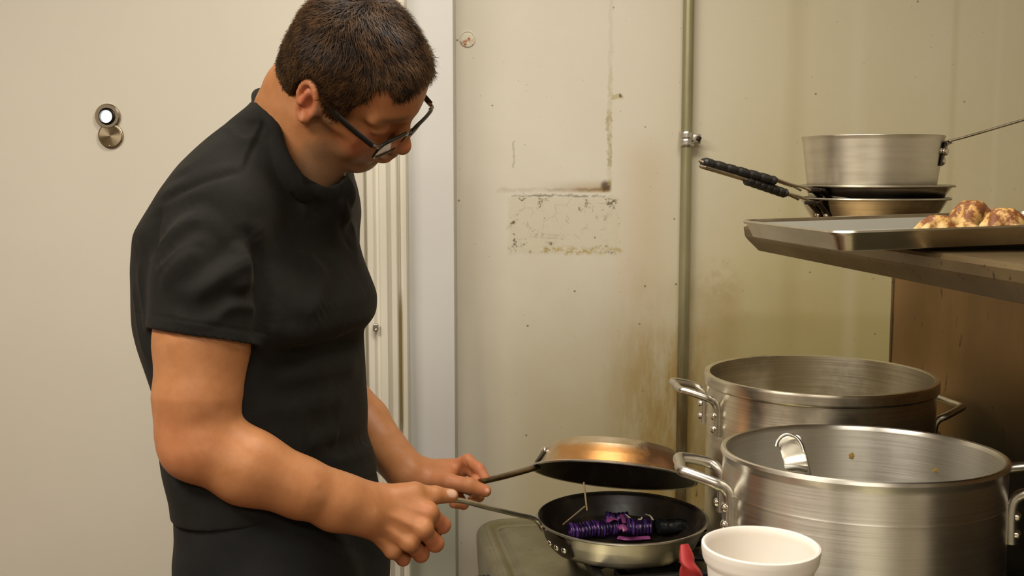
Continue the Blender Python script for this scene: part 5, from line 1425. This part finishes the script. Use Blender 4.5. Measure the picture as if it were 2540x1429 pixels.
FOLDS = [
 ([(400, 505), (470, 465), (540, 440), (605, 428)], .006, -.0035, .7), ([(605, 428), (622, 380), (650, 320), (668, 285)], .004, -.0022, .5),
 ([(378, 640), (382, 570), (400, 515)], .009, -.006, .6), ([(375, 650), (440, 570), (520, 520)], .011, .004, .7), ([(385, 690), (470, 610), (520, 590)], .010, .0035, .6),
 ([(400, 720), (450, 650), (500, 620)], .009, .003, .6), ([(470, 745), (540, 690), (620, 640)], .012, .005, .7), ([(590, 600), (610, 680), (600, 730)], .012, .006, .7), ([(600, 560), (640, 640), (650, 720)], .013, -.005, .6),
 ([(540, 775), (585, 760), (640, 765)], .009, .004, .6), ([(430, 790), (500, 800), (560, 780)], .010, .0025, .6),
 ([(640, 250), (690, 340), (730, 420), (760, 520)], .010, .004, .6), ([(655, 340), (700, 430), (730, 500)], .010, .0035, .7), ([(700, 330), (740, 430), (765, 540)], .008, .003, .6),
 ([(845, 500), (870, 560), (890, 640)], .007, .004, .8), ([(820, 480), (850, 560), (880, 620)], .007, -.003, .6), ([(760, 620), (800, 680), (790, 740), (750, 800)], .012, .004, .7),
 ([(330, 700), (345, 800), (370, 900)], .008, .003, .7), ([(350, 640), (355, 740), (372, 830)], .008, .0035, .7), ([(640, 900), (730, 880), (840, 850), (900, 838)], .014, -.006, .6), ([(660, 960), (760, 930), (890, 900)], .016, .004, .6),
 ([(640, 1010), (740, 1010), (860, 980)], .016, .003, .6), ([(760, 1100), (840, 1080), (915, 1050)], .015, .0035, .6), ([(780, 1140), (850, 1140), (925, 1110)], .012, .004, .6), ([(700, 830), (780, 850), (860, 830)], .014, .003, .6), ([(440, 440), (500, 400), (570, 340)], .018, .003, .5), ([(560, 320), (600, 350), (640, 340)], .008, .003, .5), ([(640, 700), (650, 780), (640, 850)], .012, -.006, .5), ([(420, 600), (470, 560), (560, 560)], .014, .003, .6),
]
for a in FOLDS: fold(*a)
silh('shirt', v2, (240, 270, 300, 350, 405, 470, 570, 650, 740, 790, 835, 890, 940, 1050, 1120, 1185, 1210))
drg = seg_dist(v2, list(rpts) + [rpts[0]]); d2_ += -.0016 * np.exp(-((drg - .019) / .003) ** 2)
# a double-stitched line above the sleeve hem
al = (v2 - hemc) @ ax_; rad_ = np.linalg.norm((v2 - hemc) - al[:, None] * ax_, axis=1)
d2_ += np.where(rad_ < .1, -.0010 * np.exp(-((al + .017) / .0022) ** 2), 0)
v2 = v2 + n2 * d2_[:, None]
shirt = link('t_shirt', np_mesh('t_shirt', v2, f2), M['shirt'], man, world=True)
rp = catmull(ring, 8, closed=True)
bm = tube([p - Vector(rn.tolist()) * .004 for p in rp], .0105, 14, closed=True, up=Vector(rn.tolist()), sx=.62, flat=1.0)
co = bm_link('collar', bm, M['collar'], None, sharp=0); co.parent = shirt; co.data.transform(Matrix.Translation(-man.location)); co['label'] = 'ribbed black neckline band'

# trousers and shoes
ST_ = SDF()
TRO = prep([(1195, 468, 922, .195, 1.63), (1240, 470, 932, .20, 1.63), (1330, 474, 944, .20, 1.63), (1429, 512, 960, .195, 1.63), (1500, 530, 962, .18, 1.63)])
loft(ST_, TRO, YB, .02, .003); 
legs(ST_, .022)
ST_.cap(P(708, 1500, 1.58), kneeR, .092, .085, .04); ST_.cap(P(740, 1500, 1.72), kneeL, .105, .09, .04)
ST_.add(lambda p: (.055 - p[:, 2]), A((-.3, 1.6, .5)), 3, .01, 'i')
v3, f3 = ST_.mesh((-.66, 1.2, .04), (.0, 2.1, 1.12), .006)
v3 = relax(v3, f3, 1); n3 = vnormals(v3, f3); zt = v3[:, 2]
v3 = v3 + n3 * (wob(v3, 30, 31) * .002 + np.exp(-((zt - .12) / .05) ** 2) * wob(v3, 60, 32) * .006)[:, None]
tro = link('trousers', np_mesh('trousers', v3, f3), M['trousers'], man, world=True)
M['belt'] = simple('black_shoe_leather', (.008, .007, .006), .4)
for a, nm in ((ankR, 'shoe'), (ankL, 'shoe')):
    s_ = SDF(); s_.ell(a + Vector((.0, .0, -.055)), (.06, .045, .045), k=.03); s_.cap(a + Vector((-.02, .003, -.06)), a + Vector((.17, -.03, -.066)), .042, .034, .04)
    s_.add(lambda p: (.001 - p[:, 2]), a, 3, .01, 'i')
    vv, ff = s_.mesh(A(a) - .25, A(a) + .30, .006); link('shoe', np_mesh('shoe', vv, ff), M['belt'], man, world=True)
